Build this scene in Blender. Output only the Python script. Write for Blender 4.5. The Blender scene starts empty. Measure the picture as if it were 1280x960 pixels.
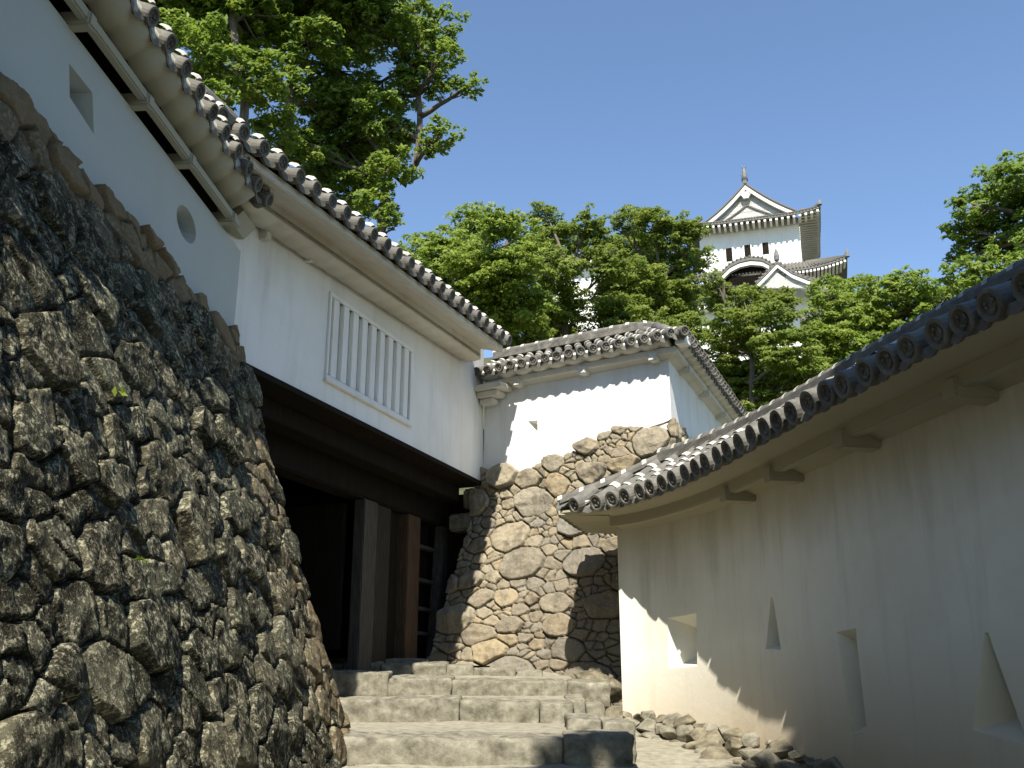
import bpy, bmesh, math, random
import numpy as np
from mathutils import Vector, Matrix
from math import sin, cos, radians as R, pi

random.seed(7); RNG = np.random.default_rng(11)
SC = bpy.context.scene
COL = SC.collection

# ------------------------------------------------------------------ camera
PITCH = math.atan(388/1244)
cam_d = bpy.data.cameras.new('camera'); cam = bpy.data.objects.new('camera', cam_d); COL.objects.link(cam)
cam.location = (0, 0, 0); cam.rotation_euler = (pi/2 + PITCH, 0, 0)
cam_d.sensor_width = 36; cam_d.lens = 35.0; cam_d.clip_start = 0.05; cam_d.clip_end = 5000
SC.camera = cam
# ------------------------------------------------------------------ sky, sun, exposure
SUN_HEAD, SUN_EL = 186.0, 48.5          # compass heading clockwise from +Y, elevation
W = bpy.data.worlds.new('World'); SC.world = W; W.use_nodes = True
wn = W.node_tree; bg = wn.nodes['Background']
sky = wn.nodes.new('ShaderNodeTexSky'); sky.sky_type = 'NISHITA'; sky.sun_disc = False
sky.sun_elevation = R(SUN_EL); sky.sun_rotation = R(SUN_HEAD)
sky.air_density = 1.0; sky.dust_density = 0.0; sky.ozone_density = 3.0
wn.links.new(sky.outputs[0], bg.inputs[0]); bg.inputs[1].default_value = 0.115
sd = bpy.data.lights.new('sun', 'SUN'); so = bpy.data.objects.new('sun', sd); COL.objects.link(so)
sd.energy = 5.0; sd.angle = R(0.5); sd.color = (1, .94, .84)
svec = Vector((cos(R(SUN_EL))*sin(R(SUN_HEAD)), cos(R(SUN_EL))*cos(R(SUN_HEAD)), sin(R(SUN_EL))))
so.rotation_euler = (-svec).to_track_quat('-Z', 'Y').to_euler(); so.location = svec*60
vs = SC.view_settings; vs.view_transform = 'Standard'; vs.look = 'None'; vs.exposure = 0.88; vs.gamma = 1; vs.use_curve_mapping = False

# ------------------------------------------------------------------ survey helpers (pixel sight lines to surveyed points)
F = 1244.0
def ray(u, v):
    x = (u-640)/F; y = (480-v)/F
    return np.array([x, cos(PITCH)-sin(PITCH)*y, sin(PITCH)+cos(PITCH)*y])
def P(u, v, Y): d = ray(u, v); return d*(Y/d[1])
def PZ(u, v, z): d = ray(u, v); return d*(z/d[2])
def PW(u, v, p0, n):
    d = ray(u, v); n = np.array([n[0], n[1], 0.]); return d*((np.dot(n, p0))/np.dot(n, d))
def hd(a): return np.array([sin(R(a)), cos(R(a)), 0.])
Z3 = np.array([0., 0., 1.])

# ------------------------------------------------------------------ noise
def _h(ix, iy, s):
    n = (ix.astype(np.int64)*374761393 + iy.astype(np.int64)*668265263 + s*974634777) & 0x7fffffff
    n = ((n ^ (n >> 13))*1274126177) & 0x7fffffff
    return ((n ^ (n >> 16)) & 0xffff)/65535.0
def vn(x, y, s=0):
    ix = np.floor(x); iy = np.floor(y); fx = x-ix; fy = y-iy
    fx = fx*fx*(3-2*fx); fy = fy*fy*(3-2*fy)
    a = _h(ix, iy, s); b = _h(ix+1, iy, s); c = _h(ix, iy+1, s); d = _h(ix+1, iy+1, s)
    return (a+(b-a)*fx)+((c+(d-c)*fx)-(a+(b-a)*fx))*fy
def fbm(x, y, s=0, o=4):
    r = 0; a = .5
    for k in range(o): r = r + a*(vn(x, y, s+k)-.5); x = x*2.07+3.1; y = y*2.07+1.7; a *= .5
    return r

# ------------------------------------------------------------------ materials
MATS = {}
def nmat(name, rough=.8, spec=.3):
    m = bpy.data.materials.new(name); m.use_nodes = True
    b = m.node_tree.nodes['Principled BSDF']; b.inputs['Roughness'].default_value = rough
    b.inputs['Specular IOR Level'].default_value = spec
    MATS[name] = m; return m, m.node_tree, b
class NT:
    def __init__(s, t): s.t = t; s.tc = None
    def n(s, k, **kw):
        x = s.t.nodes.new(k)
        for a, b in kw.items(): setattr(x, a, b)
        return x
    def l(s, a, b): s.t.links.new(a, b)
    def co(s):
        if not s.tc: s.tc = s.n('ShaderNodeNewGeometry')
        return s.tc.outputs['Position']
    def noise(s, scale, detail=5, rough=.6, stretch=None, dist=0):
        x = s.n('ShaderNodeTexNoise'); x.inputs['Scale'].default_value = scale; x.inputs['Detail'].default_value = detail
        x.inputs['Roughness'].default_value = rough; x.inputs['Distortion'].default_value = dist
        c = s.co()
        if stretch:
            m = s.n('ShaderNodeMapping'); m.inputs['Scale'].default_value = stretch; s.l(c, m.inputs[0]); c = m.outputs[0]
        s.l(c, x.inputs['Vector']); return x.outputs['Fac']
    def ramp(s, fac, stops):
        r = s.n('ShaderNodeValToRGB'); e = r.color_ramp.elements
        while len(e) < len(stops): e.new(.5)
        for i, (p, c) in enumerate(stops):
            e[i].position = p; e[i].color = (c, c, c, 1) if isinstance(c, (int, float)) else (*c, 1)
        s.l(fac, r.inputs[0]); return r.outputs[0]
    def mix(s, fac, a, b, mode='MIX'):
        m = s.n('ShaderNodeMix', data_type='RGBA', blend_type=mode)
        for sock, val in ((m.inputs[0], fac), (m.inputs[6], a), (m.inputs[7], b)):
            if isinstance(val, (int, float)): sock.default_value = val
            elif isinstance(val, tuple): sock.default_value = (*val, 1)
            else: s.l(val, sock)
        return m.outputs[2]
    def math(s, op, a, b=0, clamp=False):
        m = s.n('ShaderNodeMath', operation=op, use_clamp=clamp)
        for sock, val in ((m.inputs[0], a), (m.inputs[1], b)):
            if isinstance(val, (int, float)): sock.default_value = val
            else: s.l(val, sock)
        return m.outputs[0]
    def attr(s, name): a = s.n('ShaderNodeAttribute'); a.attribute_name = name; return a.outputs['Fac']
    def z(s):
        x = s.n('ShaderNodeSeparateXYZ'); s.l(s.co(), x.inputs[0]); return x.outputs[2]
    def bump(s, h, b, strength=.5, dist=.02):
        x = s.n('ShaderNodeBump'); x.inputs['Strength'].default_value = strength; x.inputs['Distance'].default_value = dist
        s.l(h, x.inputs['Height']); s.l(x.outputs[0], b.inputs['Normal'])

def plaster(name, base, stain=(.42, .36, .25), amt=.35, zlo=None, zhi=None):
    m, t, b = nmat(name, .85, .2); q = NT(t)
    f = q.noise(.9, 6, .6); g = q.noise(14, 4, .6); v = q.noise(1.6, 5, .65, (3.0, 3.0, .35))
    c = q.mix(q.ramp(f, [(.4, 0.), (.75, amt)]), base, stain)
    c = q.mix(q.ramp(v, [(.52, 0.), (.75, amt*.8)]), c, (.36, .34, .29))
    z = q.z()
    if zlo:   # damp earth stain creeping up the foot of the wall
        zz = q.math('ADD', z, q.math('MULTIPLY', q.math('SUBTRACT', f, .5), zlo[2]))
        mr = q.n('ShaderNodeMapRange'); q.l(zz, mr.inputs[0]); mr.inputs[1].default_value = zlo[1]; mr.inputs[2].default_value = zlo[0]
        c = q.mix(q.math('MULTIPLY', mr.outputs[0], .8), c, (.46, .33, .17))
    if zhi:   # algae-brown tone under the eaves, painting in their shade and warm bounce
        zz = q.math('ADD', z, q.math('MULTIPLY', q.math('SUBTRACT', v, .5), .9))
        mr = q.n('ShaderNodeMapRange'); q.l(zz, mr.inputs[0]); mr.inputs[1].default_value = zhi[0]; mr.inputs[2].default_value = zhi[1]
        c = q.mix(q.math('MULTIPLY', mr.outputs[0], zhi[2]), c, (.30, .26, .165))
    q.l(c, b.inputs['Base Color'])
    q.bump(q.math('ADD', q.math('MULTIPLY', g, .25), f), b, .35, .03)
    return m
M_white = plaster('white_plaster', (.80, .79, .75), amt=.22)
M_gate = plaster('gate_plaster', (.80, .79, .75), amt=.25, zhi=(3.95, 5.3, .5))  # upper wall colour carries painted tan shading from the eaves
M_shade = plaster('weathered_shaded_plaster', (.44, .475, .45), amt=.2)  # weathered grey plaster, darkened further to hold the wall's shade in its colour
M_right = plaster('stained_shaded_plaster', (.82, .81, .71), amt=.3, zlo=(-.75, .45, 1.1), zhi=(1.15, 2.1, .6))  # earth stain at the foot; algae tone and painted eave shade near the top
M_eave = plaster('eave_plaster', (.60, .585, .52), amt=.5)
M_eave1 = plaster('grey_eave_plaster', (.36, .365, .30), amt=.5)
M_eave2 = plaster('olive_eave_plaster', (.36, .335, .235), amt=.6)  # darker olive-brown plaster for the right wall's eave

def mat_tile():
    m, t, b = nmat('roof_tile_grey', .6, .25); q = NT(t)
    f = q.noise(9, 6, .65); g = q.noise(2.2, 4, .6)
    c = q.ramp(f, [(.3, (.055, .051, .042)), (.5, (.12, .113, .095)), (.66, (.21, .20, .17)), (.78, (.36, .35, .31))])
    c = q.mix(q.ramp(g, [(.45, 0.), (.7, .6)]), c, (.17, .165, .14))
    oi = q.n('ShaderNodeObjectInfo'); c = q.mix(q.math('MULTIPLY', oi.outputs['Random'], .55), c, (.15, .145, .125))
    q.l(c, b.inputs['Base Color']); q.l(q.ramp(f, [(.3, .6), (.7, .9)]), b.inputs['Roughness'])
    q.bump(f, b, .35, .01); return m
M_tile = mat_tile()
def mat_simple(name, cols, scale, rough=.8, bump=.3, stretch=None, spec=.3, dist=.01):
    m, t, b = nmat(name, rough, spec if not name.startswith('deep') else .03); q = NT(t); f = q.noise(scale, 6, .65, stretch)
    n = len(cols); q.l(q.ramp(f, [(.28+.44*i/(n-1), c) for i, c in enumerate(cols)]), b.inputs['Base Color'])
    q.bump(f, b, bump, dist); return m
M_joint = mat_simple('joint_plaster', [(.30, .285, .24), (.50, .48, .42), (.68, .66, .60)], 12, .85)
M_wood = mat_simple('dark_timber', [(.012, .010, .008), (.026, .021, .016), (.05, .04, .03)], 6, .75, .5, (9, 9, .6))
M_wood2 = mat_simple('brown_timber', [(.03, .019, .011), (.07, .042, .023), (.12, .078, .045)], 6, .7, .5, (9, 9, .6))
M_wood3 = mat_simple('grey_timber', [(.03, .028, .024), (.06, .055, .045), (.11, .10, .085)], 6, .8, .5, (9, 9, .6))
M_bark = mat_simple('bark', [(.05, .04, .03), (.12, .10, .075), (.20, .175, .14)], 7, .9, .8, (4, 4, .8))
M_step = mat_simple('step_stone_worn', [(.075, .07, .05), (.15, .138, .102), (.225, .21, .16), (.31, .29, .225)], 9, .9, .8, dist=.02)
M_rubble = mat_simple('mossy_rubble', [(.05, .048, .03), (.12, .105, .07), (.20, .175, .12), (.30, .27, .19)], 6, .9, .8, dist=.02)
M_path = mat_simple('trodden_earth', [(.16, .15, .11), (.27, .25, .19), (.34, .315, .24)], 11, .95, .6)
M_soil = mat_simple('hill_soil', [(.035, .04, .02), (.07, .075, .035), (.10, .09, .05)], 1.5, .95, .5)
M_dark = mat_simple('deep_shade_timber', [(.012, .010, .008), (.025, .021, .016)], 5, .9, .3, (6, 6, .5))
M_bronze = mat_simple('weathered_tile_ornament', [(.10, .105, .10), (.22, .22, .2)], 3, .6)

def mat_stone_lichen():
    m, t, b = nmat('lichen_stone', .95, .04); q = NT(t)
    big = q.noise(1.3, 5, .65); mid = q.noise(7, 6, .72, dist=.4); fine = q.noise(34, 5, .7); vfine = q.noise(90, 3, .6)
    rn = q.attr('rnd'); tp = q.attr('top')
    c = q.ramp(rn, [(0, (.035, .034, .025)), (.3, (.066, .063, .043)), (.55, (.115, .10, .066)), (.75, (.078, .077, .056)), (1, (.17, .145, .09))])
    c = q.mix(q.ramp(big, [(.42, 0.), (.62, .7)]), c, (.085, .088, .06))
    blk = q.math('MULTIPLY', q.ramp(mid, [(.49, 1.), (.56, 0.)]), q.ramp(q.noise(2.1, 4, .6), [(.38, 0.), (.52, 1.)]))
    c = q.mix(q.math('MULTIPLY', blk, .88), c, (.018, .017, .012))
    li = q.math('MULTIPLY', q.ramp(fine, [(.51, 0.), (.57, 1.)]), q.ramp(mid, [(.44, .06), (.54, 1.)]))
    c = q.mix(q.math('MULTIPLY', li, .75), c, (.42, .395, .27))
    li2 = q.math('MULTIPLY', q.ramp(vfine, [(.58, 0.), (.66, 1.)]), .5)
    c = q.mix(li2, c, (.30, .28, .185))
    tan = q.mix(q.noise(5, 4, .6), (.17, .12, .065), (.31, .235, .14))
    c = q.mix(q.math('MULTIPLY', tp, .85), c, tan)
    c = q.mix(q.attr('gap'), c, (.03, .027, .02))
    q.l(c, b.inputs['Base Color'])
    q.bump(q.math('ADD', q.math('ADD', mid, q.math('MULTIPLY', fine, .5)), q.math('MULTIPLY', vfine, .2)), b, .9, .035)
    return m
def mat_stone_tan():
    m, t, b = nmat('tan_stone', .9, .2); q = NT(t)
    rn = q.attr('rnd'); big = q.noise(1.1, 4, .6); mid = q.noise(8, 6, .7); fine = q.noise(40, 5, .7)
    base = q.ramp(rn, [(0, (.22, .20, .16)), (.25, (.34, .29, .20)), (.45, (.25, .235, .195)), (.62, (.37, .295, .18)), (.78, (.27, .23, .17)), (.9, (.42, .365, .25)), (1, (.21, .20, .175))])
    low = q.attr('top')
    c = q.mix(q.math('MULTIPLY', low, q.ramp(big, [(.3, .45), (.6, 1.)])), base, q.mix(mid, (.10, .082, .062), (.24, .205, .155)))
    c = q.mix(q.ramp(mid, [(.48, 0.), (.66, .55)]), c, (.17, .145, .10))
    st = q.noise(2.6, 5, .65, (2.2, 2.2, .35)); c = q.mix(q.ramp(st, [(.52, 0.), (.66, .6)]), c, (.13, .12, .095))
    c = q.mix(q.math('MULTIPLY', q.ramp(fine, [(.58, 0.), (.66, .6)]), q.math('ADD', low, .2)), c, (.47, .44, .36))
    c = q.mix(q.attr('gap'), c, (.08, .068, .05))
    q.l(c, b.inputs['Base Color']); q.bump(q.math('ADD', mid, q.math('MULTIPLY', fine, .5)), b, .7, .03)
    return m
M_lichen = mat_stone_lichen(); M_tan = mat_stone_tan()
def mat_leaf(name, a, b_, c_):
    m, t, b = nmat(name, .55, .35); q = NT(t)
    col = q.ramp(q.attr('tint'), [(0, a), (.5, b_), (1, c_)])
    q.l(col, b.inputs['Base Color'])
    tr = q.n('ShaderNodeBsdfTranslucent'); q.l(q.mix(.6, col, (.34, .44, .06)), tr.inputs[0])
    mx = q.n('ShaderNodeMixShader'); mx.inputs[0].default_value = .5
    out = [x for x in t.nodes if x.type == 'OUTPUT_MATERIAL'][0]
    q.l(b.outputs[0], mx.inputs[1]); q.l(tr.outputs[0], mx.inputs[2]); q.l(mx.outputs[0], out.inputs[0]); return m
L_camphor = mat_leaf('camphor_leaves', (.065, .125, .013), (.16, .24, .032), (.28, .35, .06))
L_light = mat_leaf('light_leaves', (.10, .16, .016), (.20, .275, .036), (.31, .365, .065))
L_maple = mat_leaf('maple_leaves', (.08, .125, .015), (.165, .215, .03), (.25, .29, .05))

# ------------------------------------------------------------------ mesh building
class MB:
    def __init__(s): s.v = []; s.f = []
    def add(s, vs, fs):
        o = len(s.v); s.v += [tuple(map(float, p)) for p in vs]; s.f += [tuple(i+o for i in f) for f in fs]; return s
    def hexa(s, c):   # 8 corners: bottom 4 ccw, top 4 ccw
        return s.add(c, [(3, 2, 1, 0), (4, 5, 6, 7), (0, 1, 5, 4), (1, 2, 6, 5), (2, 3, 7, 6), (3, 0, 4, 7)])
    def box(s, o, x, y, z):   # origin corner and three edge vectors
        o, x, y, z = map(np.asarray, (o, x, y, z)); return s.hexa([o, o+x, o+x+y, o+y, o+z, o+x+z, o+x+y+z, o+y+z])
    def bar(s, a, b, w, h, up=Z3):   # centred bar between two points
        a = np.asarray(a, float); b = np.asarray(b, float); d = b-a; sd_ = np.cross(d, up); sd_ = sd_/np.linalg.norm(sd_)*w/2
        u = np.cross(sd_, d); u = u/np.linalg.norm(u)*h/2
        return s.hexa([a-sd_-u, b-sd_-u, b+sd_-u, a+sd_-u, a-sd_+u, b-sd_+u, b+sd_+u, a+sd_+u])
    def sweep(s, rings, closed=True, caps=True):
        n = len(rings[0]); o = len(s.v)
        for r in rings: s.v += [tuple(map(float, p)) for p in r]
        for i in range(len(rings)-1):
            for j in range(n if closed else n-1):
                k = (j+1) % n; s.f.append((o+i*n+j, o+i*n+k, o+(i+1)*n+k, o+(i+1)*n+j))
        if caps and closed:
            s.f.append(tuple(o+j for j in range(n))[::-1]); s.f.append(tuple(o+(len(rings)-1)*n+j for j in range(n)))
        return s
    def tube(s, pts, rad, n=8):
        rings = []; pts = [np.asarray(p, float) for p in pts]
        for i, p in enumerate(pts):
            d = pts[min(i+1, len(pts)-1)]-pts[max(i-1, 0)]; d = d/(np.linalg.norm(d)+1e-9)
            a = np.cross(d, [0.31, .22, .92] if abs(d[2]) < .9 else [1, .1, 0]); a /= np.linalg.norm(a); b = np.cross(d, a)
            r = rad[i] if hasattr(rad, '__len__') else rad
            rings.append([p+r*(cos(2*pi*k/n)*a+sin(2*pi*k/n)*b) for k in range(n)])
        return s.sweep(rings)
    def build(s, name, mat, parent=None, smooth=False, bevel=0):
        off = root_loc(parent)
        me = bpy.data.meshes.new(name); me.from_pydata([tuple(np.array(p)-off) for p in s.v], [], s.f); me.update()
        bm = bmesh.new(); bm.from_mesh(me); bmesh.ops.recalc_face_normals(bm, faces=bm.faces)
        if bevel: bmesh.ops.bevel(bm, geom=[e for e in bm.edges if e.is_manifold and e.calc_face_angle(0) > .5], offset=bevel, segments=2, affect='EDGES', clamp_overlap=True)
        bm.to_mesh(me); bm.free()
        return link(name, me, mat, parent, smooth)
def root_loc(p):
    o = np.zeros(3)
    while p is not None: o = o+np.array(p.location); p = p.parent
    return o
def link(name, me, mat, parent=None, smooth=False):
    if mat and not me.materials: me.materials.append(mat)
    if smooth: me.polygons.foreach_set('use_smooth', [True]*len(me.polygons))
    o = bpy.data.objects.new(name, me); COL.objects.link(o); o.parent = parent; return o
def thing(name, label, cat, loc=(0, 0, 0), group=None):
    o = bpy.data.objects.new(name, None); COL.objects.link(o); o.location = tuple(map(float, loc)); o.empty_display_size = .3
    o['label'] = label; o['category'] = cat
    if group: o['group'] = group
    return o
def struct(o, kind='structure'): o['kind'] = kind; return o
def fastmesh(name, verts, faces, mat, parent=None, smooth=False, attrs=None):
    verts = np.asarray(verts, np.float32)-root_loc(parent).astype(np.float32); faces = np.asarray(faces, np.int32); k = faces.shape[1]
    me = bpy.data.meshes.new(name); me.vertices.add(len(verts)); me.vertices.foreach_set('co', verts.ravel())
    me.loops.add(faces.size); me.loops.foreach_set('vertex_index', faces.ravel())
    me.polygons.add(len(faces)); me.polygons.foreach_set('loop_start', np.arange(0, faces.size, k, dtype=np.int32))
    try: me.polygons.foreach_set('loop_total', np.full(len(faces), k, np.int32))
    except Exception: pass
    me.update(calc_edges=True)
    for a, val in (attrs or {}).items():
        at = me.attributes.new(a, 'FLOAT', 'POINT'); at.data.foreach_set('value', np.asarray(val, np.float32))
    me.validate()
    return link(name, me, mat, parent, smooth)
def cut(o, cutters):
    """sink splayed loopholes into a wall body"""
    for c in cutters:
        me = bpy.data.meshes.new('loophole_cut'); me.from_pydata([tuple(np.array(p)-root_loc(o.parent)) for p in c.v], [], c.f); me.update()
        bm = bmesh.new(); bm.from_mesh(me); bmesh.ops.recalc_face_normals(bm, faces=bm.faces); bm.to_mesh(me); bm.free()
        k = bpy.data.objects.new('loophole_cut', me); COL.objects.link(k); k.parent = o.parent
        md = o.modifiers.new('cut', 'BOOLEAN'); md.operation = 'DIFFERENCE'; md.solver = 'EXACT'; md.object = k
        bpy.context.view_layer.update(); dg = bpy.context.evaluated_depsgraph_get()
        new = bpy.data.meshes.new_from_object(o.evaluated_get(dg)); o.modifiers.clear(); o.data = new
        bpy.data.objects.remove(k)
def frustum(outer, inner):   # two equal-length 3D polygons
    m = MB(); m.sweep([outer, inner]); return m

def polyline(pts, step):
    pts = [np.asarray(p, float) for p in pts]; out = [pts[0]]
    for a, b in zip(pts[:-1], pts[1:]):
        n = max(1, int(round(np.linalg.norm(b-a)/step)))
        out += [a+(b-a)*k/n for k in range(1, n+1)]
    return out
def catmull(pts, step):
    pts = [np.asarray(p, float) for p in pts]; q = [2*pts[0]-pts[1]]+pts+[2*pts[-1]-pts[-2]]; dense = []
    for i in range(1, len(q)-2):
        for k in range(24):
            t = k/24; p0, p1, p2, p3 = q[i-1], q[i], q[i+1], q[i+2]
            dense.append(.5*(2*p1+(p2-p0)*t+(2*p0-5*p1+4*p2-p3)*t*t+(3*p1-p0-3*p2+p3)*t**3))
    dense.append(pts[-1]); return resample(dense, step)
def resample(dense, step):
    d = np.array(dense); L = np.r_[0, np.cumsum(np.linalg.norm(np.diff(d, axis=0), axis=1))]
    n = max(2, int(round(L[-1]/step))+1); s = np.linspace(0, L[-1], n)
    return [np.array([np.interp(x, L, d[:, k]) for k in range(d.shape[1])]) for x in s]
def normals2(path, left=False):
    """horizontal unit normals to the right of the direction of travel"""
    out = []
    for i in range(len(path)):
        t = path[min(i+1, len(path)-1)]-path[max(i-1, 0)]; t = np.array([t[0], t[1], 0]); t /= np.linalg.norm(t)
        n = np.array([t[1], -t[0], 0]); out.append(-n if left else n)
    return out

# ------------------------------------------------------------------ kawara roofs
def tile_patch(eave, ridge, r, tl, tiles, joints, sag=.03, rng=random, lip=True):
    """barrel-and-pan tiles from every eave point up to its ridge point"""
    N = len(eave); cols = []
    for i in range(N):
        p = np.asarray(eave[i], float); q = np.asarray(ridge[i], float); L = np.linalg.norm(q-p)
        t = np.asarray(eave[min(i+1, N-1)])-np.asarray(eave[max(i-1, 0)]); t = t/np.linalg.norm(t)
        a = (q-p)/max(L, 1e-6); up = np.cross(t, a)
        if up[2] < 0: up = -up
        up /= np.linalg.norm(up); sv = np.cross(a, up)
        cols.append((p, a, up, sv, L))
    for (p, a, up, sv, L) in cols:
        if L < .08: continue
        n = max(1, int(round(L/tl))); seg = L/n
        jit = rng.uniform(-.006, .006)
        for k in range(n):
            rings = []
            for (f, rr) in ((0, r), (1, r*.9)):
                x = (k+f)*seg; dz = -sag*4*(x/L)*(1-x/L)
                c = p+a*x+up*(dz+.004+jit)
                rings.append([c+rr*(cos(w)*sv+sin(w)*up) for w in np.linspace(-.25, pi+.25, 9)])
            tiles.sweep(rings, closed=False)
            tiles.add(rings[0], [tuple(range(9))])
            if joints is not None and k > 0 and rng.random() < .8:
                x = k*seg; dz = -sag*4*(x/L)*(1-x/L); c = p+a*x+up*(dz+.004+jit); e = rng.uniform(.02, .045)
                w0 = rng.uniform(-.2, .5); w1 = pi-rng.uniform(-.2, .5)
                joints.sweep([[c-a*e+1.07*r*(cos(w)*sv+sin(w)*up) for w in np.linspace(w0, w1, 7)], [c+a*e+1.03*r*(cos(w)*sv+sin(w)*up) for w in np.linspace(w0, w1, 7)]], closed=False)
    for i in range(N-1):
        c0, c1 = cols[i], cols[i+1]; L = max(c0[4], c1[4]); n = max(1, int(round(L/tl)))
        for k in range(n):
            rings = []
            for (f, up_) in ((0, .012), (1, 0)):
                x = (k+f)/n; ring = []
                for w in np.linspace(0, 1, 5):
                    A = c0[0]+c0[1]*(x*c0[4]); B = c1[0]+c1[1]*(x*c1[4]); up = c0[2]
                    ring.append(A+(B-A)*w+up*(-.015-.04*sin(pi*w)+up_-sag*4*x*(1-x)))
                rings.append(ring)
            tiles.sweep(rings, closed=False)
            if k == 0 and lip:
                top = rings[0]; outd = -c0[1]; front = [q+outd*.03 for q in top]; low = [q-Z3*.05*(0.45+sin(pi*w))-0*outd for q, w in zip(front, np.linspace(0, 1, 5))]
                back = [q-outd*.05 for q in low]
                tiles.sweep([top, front, low, back], closed=False)
    return cols
def two_tone(name, tiles, joints, parent, second=None):
    o = len(tiles.v); nf = len(tiles.f); tiles.v += joints.v; tiles.f += [tuple(i+o for i in f) for f in joints.f]
    ob = tiles.build(name, M_tile, parent); ob.data.materials.append(second or M_joint)
    ob.data.polygons.foreach_set('material_index', [0]*nf+[1]*(len(ob.data.polygons)-nf)); return ob
def disc_mesh(r, name='eave_tile'):
    m = MB(); prof = [(0, .012), (r*.7, .012), (r*.74, .0), (r*.82, -.012), (r*1.08, -.012), (r*1.14, 0), (r*1.14, .09), (r*.98, .10), (r*.98, .13)]
    n = 18; rings = [[(x*cos(2*pi*k/n), y, x*sin(2*pi*k/n)) for k in range(n)] for x, y in prof[1:]]
    m.sweep(rings, caps=False); m.add(rings[0], [tuple(range(n))])
    # three-comma crest boss raised in the middle of each disc
    for j in range(3):
        a = 2*pi*j/3; pts = [(r*.42*cos(a+b), .004, r*.42*sin(a+b)) for b in np.linspace(0, 1.5, 5)]
        m.tube(pts, [r*.17, r*.16, r*.12, r*.08, r*.03], 6)
    me = bpy.data.meshes.new(name); me.from_pydata(m.v, [], m.f); me.update()
    bm = bmesh.new(); bm.from_mesh(me); bmesh.ops.recalc_face_normals(bm, faces=bm.faces); bm.to_mesh(me); bm.free()
    me.polygons.foreach_set('use_smooth', [False]*len(me.polygons)); me.materials.append(M_tile); return me
def place_discs(cols, me, parent, tilt=.0, idx=None):
    for i, (p, a, up, sv, L) in enumerate(cols):
        if L < .08: continue
        o = bpy.data.objects.new('eave_tile', me); COL.objects.link(o); o.parent = parent
        h = np.array([a[0], a[1], a[2]*.5]); h /= np.linalg.norm(h); u2 = np.cross(sv, h); 
        if u2[2] < 0: u2 = -u2
        s2 = np.cross(h, u2)
        j = random.uniform(-.06, .06); pos = np.asarray(p)-h*(.045+abs(j)*.3)-root_loc(parent)+Z3*random.uniform(-.004, .004)
        M = Matrix(((s2[0], h[0], u2[0], pos[0]), (s2[1], h[1], u2[1], pos[1]), (s2[2], h[2], u2[2], pos[2]), (0, 0, 0, 1)))
        o.matrix_local = M @ Matrix.Rotation(random.uniform(-.5, .5), 4, 'Y') @ Matrix.Rotation(j, 4, 'X')
def ridge_cap(path, w, h, r, tiles, joints, courses=3):
    ns = normals2(path)
    for c in range(courses):
        ww = w*(1-.12*c) + (.02 if c % 2 == 0 else 0); z0 = h*c/courses; z1 = h*(c+1)/courses-.004
        rings = [[p+n*ww/2+Z3*z0, p+n*ww/2+Z3*z1, p-n*ww/2+Z3*z1, p-n*ww/2+Z3*z0] for p, n in zip(path, ns)]
        tiles.sweep(rings)
    dense = resample(path, .26)
    nn = normals2(dense)
    for i in range(len(dense)-1):
        a, b = dense[i]+Z3*(h-.01), dense[i+1]+Z3*(h-.01)
        ra, rb = r, r*.9
        tiles.sweep([[p+rr*(cos(x)*nn[i]+sin(x)*Z3) for x in np.linspace(-.2, pi+.2, 9)] for p, rr in ((a, ra), (b, rb))], closed=False)
        tiles.add([a+ra*(cos(x)*nn[i]+sin(x)*Z3) for x in np.linspace(-.2, pi+.2, 9)], [tuple(range(9))])
        d = (b-a)/np.linalg.norm(b-a); e = .03
        joints.sweep([[a+d*s_+1.06*r*(cos(x)*nn[i]+sin(x)*Z3) for x in np.linspace(.1, pi-.1, 7)] for s_ in (-e, e)], closed=False)
def strip(path, prof, ns, zf=None):
    """sweep an (outward, height) profile along a path; heights are absolute unless zf gives a datum per point"""
    m = MB(); m.sweep([[np.array([p[0], p[1], 0])+n*o+Z3*(z+(zf[i] if zf is not None else 0)) for o, z in prof] for i, (p, n) in enumerate(zip(path, ns))])
    return m
def wavy_soffit(path, ns, o0, o1, z0, z1, th, wave, amp):
    """plastered-over rafters: an underside that swells once per rafter"""
    m = MB(); rings = []; s = 0
    for i, (p, n) in enumerate(zip(path, ns)):
        if i: s += np.linalg.norm((path[i]-path[i-1])[:2])
        b = amp*abs(sin(pi*s/wave))**.8
        q = np.array([p[0], p[1], 0]); zz0 = z0[i] if hasattr(z0, '__len__') else z0; zz1 = z1[i] if hasattr(z1, '__len__') else z1
        rings.append([q+n*o0+Z3*(zz0-b*.4), q+n*(o0+(o1-o0)*.6)+Z3*(zz0+(zz1-zz0)*.6-b), q+n*o1+Z3*(zz1-b), q+n*o1+Z3*(zz1+th), q+n*o0+Z3*(zz0+th)])
    return m.sweep(rings)

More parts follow.
